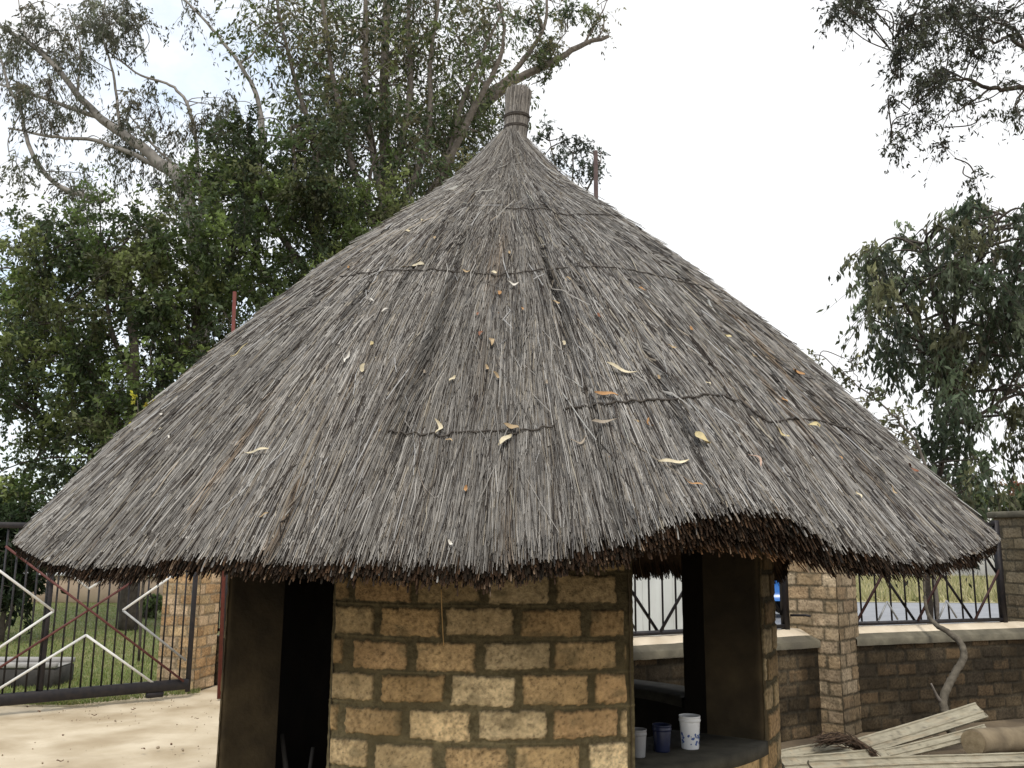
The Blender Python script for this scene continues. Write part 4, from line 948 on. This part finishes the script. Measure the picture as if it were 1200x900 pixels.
# shrubs
def shrub(px, Y, cl, per, Ll, Wl, pal, label, name='shrub', tn=10, top=None, r=.35, dY=.5):
    b = gr(px, Y); cs = ell(cl, Y, dY, r); tp = at(px, top, Y)
    return tree(name, b, label, 'shrub', [([b, (b+tp)/2+np.array([.05, 0, 0]), tp], .05, .015), ([b+UP*.1, (b+tp)/2+np.array([.3, .1, 0])], .03, .01)], cs, per, Ll, Wl, pal, M['dark_bark'], tn=tn, con=.012)
shrub(12, 15.5, [(5,620,38,40,16),(12,680,30,30,12),(-20,650,40,60,12),(30,640,20,30,6)], 170, .16, .05, ((.022, .038, .014), (.032, .05, .018)), 'very dark leafy shrub behind the left end of the gate', top=610, r=.42)
shrub(176, 21, [(174,705,9,20,6),(170,725,10,10,3)], 90, .16, .05, ((.09, .13, .04), (.12, .16, .05)), 'light green narrow shrub behind the gate beside the orange pillar', top=690, r=.26, dY=.2)
shrub(90, 34, [(60,640,60,25,14),(140,650,40,20,8)], 130, .25, .12, ((.05, .075, .03), (.07, .09, .035)), 'rounded shrub beyond the low pinkish garden wall', top=640, r=.7, dY=1)
shrub(1175, 62, [(1150,588,25,10,9),(1195,588,25,12,10),(1235,585,25,14,8)], 170, .4, .22, ((.05, .075, .03), (.07, .09, .03)), 'distant green bushes above the white wall at the right edge', top=590, r=1.3, dY=2, name='distant_bush')
shrub(1200, 70, [(1196,573,14,8,6),(1215,570,15,10,5)], 150, .4, .22, ((.22, .09, .05), (.16, .10, .05)), 'distant reddish tree top at the right edge', top=575, r=1.1, dY=1, name='distant_tree')
for i, (px, Y) in enumerate([(1040, 42), (1075, 50), (1105, 44), (1150, 48), (1135, 40), (1190, 45)]):
    pyb = proj(gr(px, Y))[1]; shrub(px, Y, [(px, pyb-12, 10, 8, 4)], 120, .3, .10, ((.15, .15, .06), (.22, .2, .09), (.10, .11, .045)), 'dry yellow green bush on the verge across the road' if i not in (1, 4) else 'dry bush on the verge beyond the road seen between fence bars', top=pyb-18, r=.6, name='verge_bush')['x'] if 0 else None

# ================================================================== FAR SIDE OF THE ROAD
wb = np.array([40., 70, 0]); t = thing('white_building', wb, 'long white building wall across the road seen through the right fence', 'building')
build('wall', bevbox(wb+UP*2.4, (22, 1, 0), (-.1, 3, 0), UP*2.4, .05), M['white_wall'], t)
build('roof', bevbox(wb+UP*4.9, (22.4, 1, 0), (-.1, 3.4, 0), UP*.12, .03), M['white_wall'], t)
for i in range(9):
    c = wb+np.array([-20+i*5., -3.05+(-20+i*5.)*.045, 2.3]); f = build('window', bevbox(c, (.9, .04, 0), (0, .04, 0), UP*.6, .01), M['white_wall'], t); build('pane', bevbox(c+np.array([0, -.06, 0]), (.75, .034, 0), (0, .015, 0), UP*.48, .004), M['glass'], f)
# verge grass: stuff
def grass(name, n, fn, h, wd, pal, label=None):
    P = fn(n); n = len(P); pal = np.array(pal); d = rng.normal(size=(n, 3))*.35+np.array([0, 0, 1.]); d /= np.linalg.norm(d, axis=1)[:, None]
    s = np.stack([d[:, 1], -d[:, 0], 0*d[:, 0]], 1)+rng.normal(size=(n, 3))*.3; s[:, 2] = 0; s /= np.linalg.norm(s, axis=1)[:, None]+1e-9
    hh_ = h*rng.uniform(.4, 1.3, n)[:, None]; w_ = wd*rng.uniform(.6, 1.3, n)[:, None]
    V = np.stack([P-s*w_, P+s*w_, P+d*hh_], 1).reshape(-1, 3); c = np.repeat(pal[rng.integers(len(pal), size=n)]*rng.uniform(.7, 1.3, (n, 1)), 3, 0)
    return tag(build(name, (V, np.arange(3*n).reshape(n, 3), c), M['leaf']), kind='stuff')
def f1(n):
    y = 9.6+(27-9.6)*rng.random(n)**1.5; x = -y*rng.uniform(.33, .66, n); P = np.stack([x, y, 0*x+.005], 1); return P[((P-G0)@gn) < -.12]
grass('lawn_grass', 80000, f1, .045, .007, ((.17, .23, .065), (.23, .27, .09), (.32, .30, .14), (.14, .19, .05), (.27, .28, .10)))
def f2(n):
    y = rng.uniform(31, 60, n); x = y*rng.uniform(.34, .68, n); return np.stack([x, y, 0*x], 1)
grass('verge_grass', 20000, f2, .35, .035, ((.42, .38, .2), (.33, .32, .15), (.48, .43, .26), (.22, .23, .10)))
# pale sheet panelling outside the fence seen through the hut window
s0 = at(735, 720, 12.6); s1 = at(836, 720, 13.2); s0[2] = s1[2] = 0; L = np.linalg.norm(s1-s0); su = (s1-s0)/L; sn = np.array([su[1], -su[0], 0])
t = thing('sheet_screen', (s0+s1)/2, 'pale metal sheet screen standing outside the fence seen through the hut window', 'screen')
uu = np.linspace(0, L, 160); prf = .012*np.clip(np.sin(uu*2*PI/.5)*6, -1, 1)
Pp = np.array([[s0+su*a+sn*b+UP*z for a, b in zip(uu, prf)] for z in (0, 2.2)]); build('sheet', grid(Pp), M['sheet'], t)
for q in (0, .33, .66, 1): build('post', bar(s0+su*L*q-sn*.04, s0+su*L*q-sn*.04+UP*2.25, .06, .04, su), M['silver_metal'], t)

# minibus on the road
def minibus(c, u, lab):
    u = np.array(u, float); u /= np.linalg.norm(u); n = np.array([u[1], -u[0], 0]); c = np.array(c, float); t = thing('parked_minibus', c, lab, 'minibus')
    side = [(-2.2, .42), (2.2, .42), (2.28, .9), (2.15, 1.12), (1.55, 1.95), (1.4, 2.02), (-2.1, 2.05), (-2.25, 1.9), (-2.28, .8)]
    low = [(-2.24, .42), (2.2, .42), (2.28, .9), (2.2, 1.1), (-2.27, 1.1)]; up = [(-2.27, 1.1), (2.2, 1.1), (1.55, 1.95), (1.4, 2.02), (-2.1, 2.05), (-2.25, 1.9)]
    def ext(poly, w0, w1):
        V = [c+u*a+UP*z+n*s*(w0 if z < 1.5 else w1) for s in (1, -1) for a, z in poly]; m_ = len(poly)
        F_ = [[i, (i+1) % m_, m_+(i+1) % m_, m_+i] for i in range(m_)]; ctr = len(V); V.append(c+u*np.mean([p[0] for p in poly])+UP*np.mean([p[1] for p in poly])+n*w0); V.append(c+u*np.mean([p[0] for p in poly])+UP*np.mean([p[1] for p in poly])-n*w0)
        for i in range(m_): F_.append([i, (i+1) % m_, ctr, -1]); F_.append([m_+i, m_+(i+1) % m_, ctr+1, -1])
        return np.array(V), np.array(F_)
    build('lower_body', ext(low, .85, .85), M['blue_paint'], t); build('cabin', ext(up, .84, .74), M['white_paint'], t)
    for a0, a1 in ((-2.0, -1.1), (-1.0, -.1), (0, .9), (1.0, 1.6)):
        build('window', np.array([0]) if 0 else (np.array([c+u*a0+UP*1.2+n*.855, c+u*a1+UP*1.2+n*.855, c+u*(a1-(.35 if a1 > 1.5 else 0))+UP*1.78+n*.83, c+u*a0+UP*1.78+n*.83]), np.array([[0, 1, 2, 3]])), M['glass'], t)
    for a in (-1.4, 1.45):
        for s in (1, -1):
            wc = c+u*a+UP*.34+n*s*.80; ka = np.arange(20)*2*PI/20
            def disc(r, d0, d1): 
                V = np.concatenate([np.array([wc+n*s*d+(u*math.cos(x)+UP*math.sin(x))*r for x in ka]) for d in (d0, d1)]+[(wc+n*s*d1)[None]]); i = np.arange(20); j = (i+1) % 20
                return V, np.concatenate([np.stack([i, j, 20+j, 20+i], 1), np.stack([20+i, 20+j, np.full(20, 40), np.full(20, -1)], 1)])
            wh = build('wheel', disc(.34, -.1, .10), M['rubber'], t); build('rim', disc(.19, .10, .115), M['silver_metal'], wh)
    build('headlight', bevbox(c+u*2.27+UP*.78+n*.6, u*.02, n*.14, UP*.08, .008), M['silver_metal'], t); build('headlight', bevbox(c+u*2.27+UP*.78-n*.6, u*.02, n*.14, UP*.08, .008), M['silver_metal'], t)
    build('bumper', bevbox(c+u*2.28+UP*.5, u*.05, n*.84, UP*.1, .02), M['rubber'], t)
mb = gr(918, 23.5); minibus(mb-np.array([1.2, 0, 0]), (1, .06, 0), 'blue and white minibus on the road glimpsed between the hut and the brick pillar')

# ================================================================== BOARDS, LOG, BRANCH
def board(name, pts, w, th, label, group='old boards heaped by the wall', m='board', lip=True):
    """trough-section board along pts (list of 3D points), w wide, th thick, raised lips"""
    q = spline(pts, 24); k = len(q); t = np.gradient(q, axis=0); t /= np.linalg.norm(t, axis=1)[:, None]
    side = np.cross(t, UP); side /= np.linalg.norm(side, axis=1)[:, None]; side[:, 2] -= .0; nn = np.cross(side, t)
    tilt = math.radians(38); sd = side*math.cos(tilt)-nn*math.sin(tilt); nv = side*math.sin(tilt)+nn*math.cos(tilt)
    sec = [(-.5, 0), (-.5, 1.5), (-.42, 1.5), (-.38, .9), (.05, .9), (.08, 1.6), (.14, 1.6), (.18, .9), (.42, .9), (.45, 1.5), (.5, 1.5), (.5, 0), (-.5, 0)] if lip else [(-.5, 0), (-.5, 1), (.5, 1), (.5, 0), (-.5, 0)]
    sec = np.array(sec); si = np.arange(len(sec)); sf = np.linspace(0, len(sec)-1, (len(sec)-1)*5+1); sec = np.stack([np.interp(sf, si, sec[:, 0]), np.interp(sf, si, sec[:, 1])], 1)
    sg = int(abs(q[0][0]*1000)) % 90; wl_ = np.linspace(0, 1, k)
    P = np.array([q+sd*(a*w)+nv*(b*th) for a, b in sec]); ii, jj = np.meshgrid(np.arange(len(sec)), np.arange(k), indexing='ij')
    P = P+.004*(fbm(ii*.4, jj*.5, sg)-.5)[..., None]*np.array([1, 1, 1.]); P[-1] = P[0]; m_ = len(sec)
    st = .50+.55*fbm(ii*1.3, jj*.10, sg+1)+.35*fbm(ii*.25, jj*.45, sg+2); st = st*(1-.45*sstep(.62, .8, fbm(ii*.5, jj*.7, sg+4))); st[-1] = st[0]
    cb = st[..., None]*(np.array([1, .97, .9])-.12*sstep(.55, .8, fbm(ii*.3, jj*.3, sg+6))[..., None]*np.array([0, .6, 1.]))
    V, Fc, cv = grid(P, cb)
    caps = []
    for e in (0, k-1):
        for i in range(1, m_-2): caps.append([0*k+e, i*k+e, (i+1)*k+e, -1])
    o = build(name, (V, np.concatenate([Fc, np.array(caps)]), cv), M[m], loc=q[0]); return tag(o, label, 'board', group)
YB = 7.9
board('old_board', [at(985, 886, 7.55), at(1010, 876, 7.6), at(1080, 855, 7.7), at(1150, 833, 7.8)], .155, .013, 'topmost weathered grey board of the heap with its right end raised highest')
board('old_board', [at(1000, 895, 7.3), at(1030, 888, 7.35), at(1090, 874, 7.45), at(1158, 856, 7.5)], .10, .013, 'second weathered board lying just under the topmost one')
board('old_board', [hit(915, 889, .07), hit(945, 883, .07), hit(1005, 874, .07)], .12, .014, 'short pale board end poking out at the left of the heap')
board('old_board', [hit(917, 897, .04), hit(975, 893, .05), hit(1040, 886, .06)], .13, .014, 'pale board at the lower left of the heap against the hut')
board('old_board', [hit(950, 902, .05), hit(1050, 897, .05), hit(1150, 894, .05), hit(1260, 890, .05)], .12, .02, 'long pale board lying level along the bottom right of the photo')
# log
la, lb = at(1141, 871, 7.35), at(1262, 868, 8.2); q = spline([la, (la+lb)/2+np.array([0, 0, .012]), lb], 30)
t = thing('log', np.array([la[0], la[1], 0]), 'short debarked brown log with cut end facing left beside the boards', 'log')
build('log_bark', tube(q+.008*np.stack([vnoise(np.arange(len(q))*.2, 0*q[:, 0], 7+j) for j in range(3)], 1), .096+.012*vnoise(np.arange(len(q))*.35, 0*q[:, 0], 6), 24), M['log'], t, smooth=True)
ka = np.arange(18)*2*PI/18; du = (lb-la)/np.linalg.norm(lb-la); s_ = np.cross(du, UP); s_ /= np.linalg.norm(s_); v_ = np.cross(s_, du)
V = np.array([la-du*.012+(s_*math.cos(x)*.098+v_*math.sin(x)*.098)*(1+.05*math.sin(3*x)) for x in ka]+[la-du*.02]); build('cut_end', (V, np.array([[i, (i+1) % 18, 18] for i in range(18)])), M['logend'], t)
# crooked branch
yb = 8.35; pts = [at(1110, 842, yb-.1), at(1105, 822, yb-.05), at(1111, 804, yb), at(1120, 787, yb+.05), at(1129, 770, yb+.1), at(1126, 754, yb+.15), at(1110, 740, yb+.25), at(1096, 731, yb+.38), at(1085, 712, yb+.5), at(1083, 670, yb+.5)]
pts[0][2] = max(pts[0][2], .05)
t = thing('crooked_branch', [pts[0][0], pts[0][1], 0], 'crooked grey bare branch climbing up the wall and over its coping into the fence', 'branch')
pts = [np.array([pts[0][0]+.03, pts[0][1]-.05, 0.])]+pts
build('stem', tube(spline(pts, 6)+.003*rng.normal(size=(61, 3)), np.interp(np.arange(61), [0, 12, 35, 48, 60], [.042, .037, .030, .022, .010]), 9), M['log'] if 0 else mat('grey_branch', (.065, .056, .042), (.15, .13, .10), 18, .9, bump=.5), t, smooth=True)
build('side_fork', tube(spline([at(1105, 826, yb-.05), at(1098, 816, yb-.08), at(1091, 801, yb-.1)], 5), np.linspace(.022, .008, 11), 7), M['bark'], t, smooth=True)
# dead frond draped on the boards
gs = []
cen = spline([at(962, 868, 7.35), at(985, 866, 7.4), at(1005, 874, 7.4), at(1028, 889, 7.25)], 10)
for i in range(420):
    f = rng.random(); j = f*(len(cen)-1); p = cen[int(j)]+rng.normal(size=3)*np.array([.02, .03, .018]); d = cen[min(int(j)+2, len(cen)-1)]-cen[max(int(j)-2, 0)]; d /= np.linalg.norm(d)+1e-9; d = d+rng.normal(size=3)*.22; L_ = rng.uniform(.06, .16)
    gs.append(col(tube([p-d*L_/2, p+np.array([0, 0, .006]), p+d*L_/2], [.002, .004, .0015], 3, False), np.array([.085, .055, .035])*rng.uniform(.4, 1.5)))
tag(build('dead_frond', merge(*gs), M['frond'], loc=cen[0]), 'dark brown tuft of dead frond draped over the left boards', 'dead frond')

# pebbles, twigs and grit on the yard: stuff
gs = []
for i in range(2400):
    if rng.random() < .55: x, y = rng.uniform(-6.2, -1.2), rng.uniform(5.0, 10.5)
    else: x, y = rng.uniform(1.6, 5.5), rng.uniform(5.5, 9.0)
    if float(fbm(x*1.4, y*1.4, 15)) < rng.uniform(.35, .7): continue
    s = rng.uniform(.002, .007) if rng.random() < .96 else rng.uniform(.008, .016); a = rng.normal(size=(3, 3)); qm, _ = np.linalg.qr(a)
    V, Fc = bevbox((x, y, .012+s*.3), qm[0]*s, qm[1]*s*.8, qm[2]*s*.6, s*.3); gs.append((V, Fc))
tag(build('gravel', merge(*gs), M['stone']), kind='stuff')
for i, (px, py, L_) in enumerate([(45, 838, .05), (110, 842, .05), (74, 866, .04), (168, 882, .05), (200, 877, .04), (32, 812+20, .04), (156, 835, .05), (70, 897, .05), (230, 846, .04)]):
    p = hit(px, py); p[2] = .018; a = rng.uniform(0, 6); tn_ = np.array([math.cos(a), math.sin(a), 0]); bt = np.array([-math.sin(a), math.cos(a), 0])
    tag(build('ground_leaf', leaf_geo(p, L_, L_*.45, 0, UP, tn_, bt, (.13, .07, .04), .8), M['dryleaf'], loc=p), 'small dark brown dead leaf lying on the pale sand left of the hut', 'dry leaf', 'dead leaves on the sand')
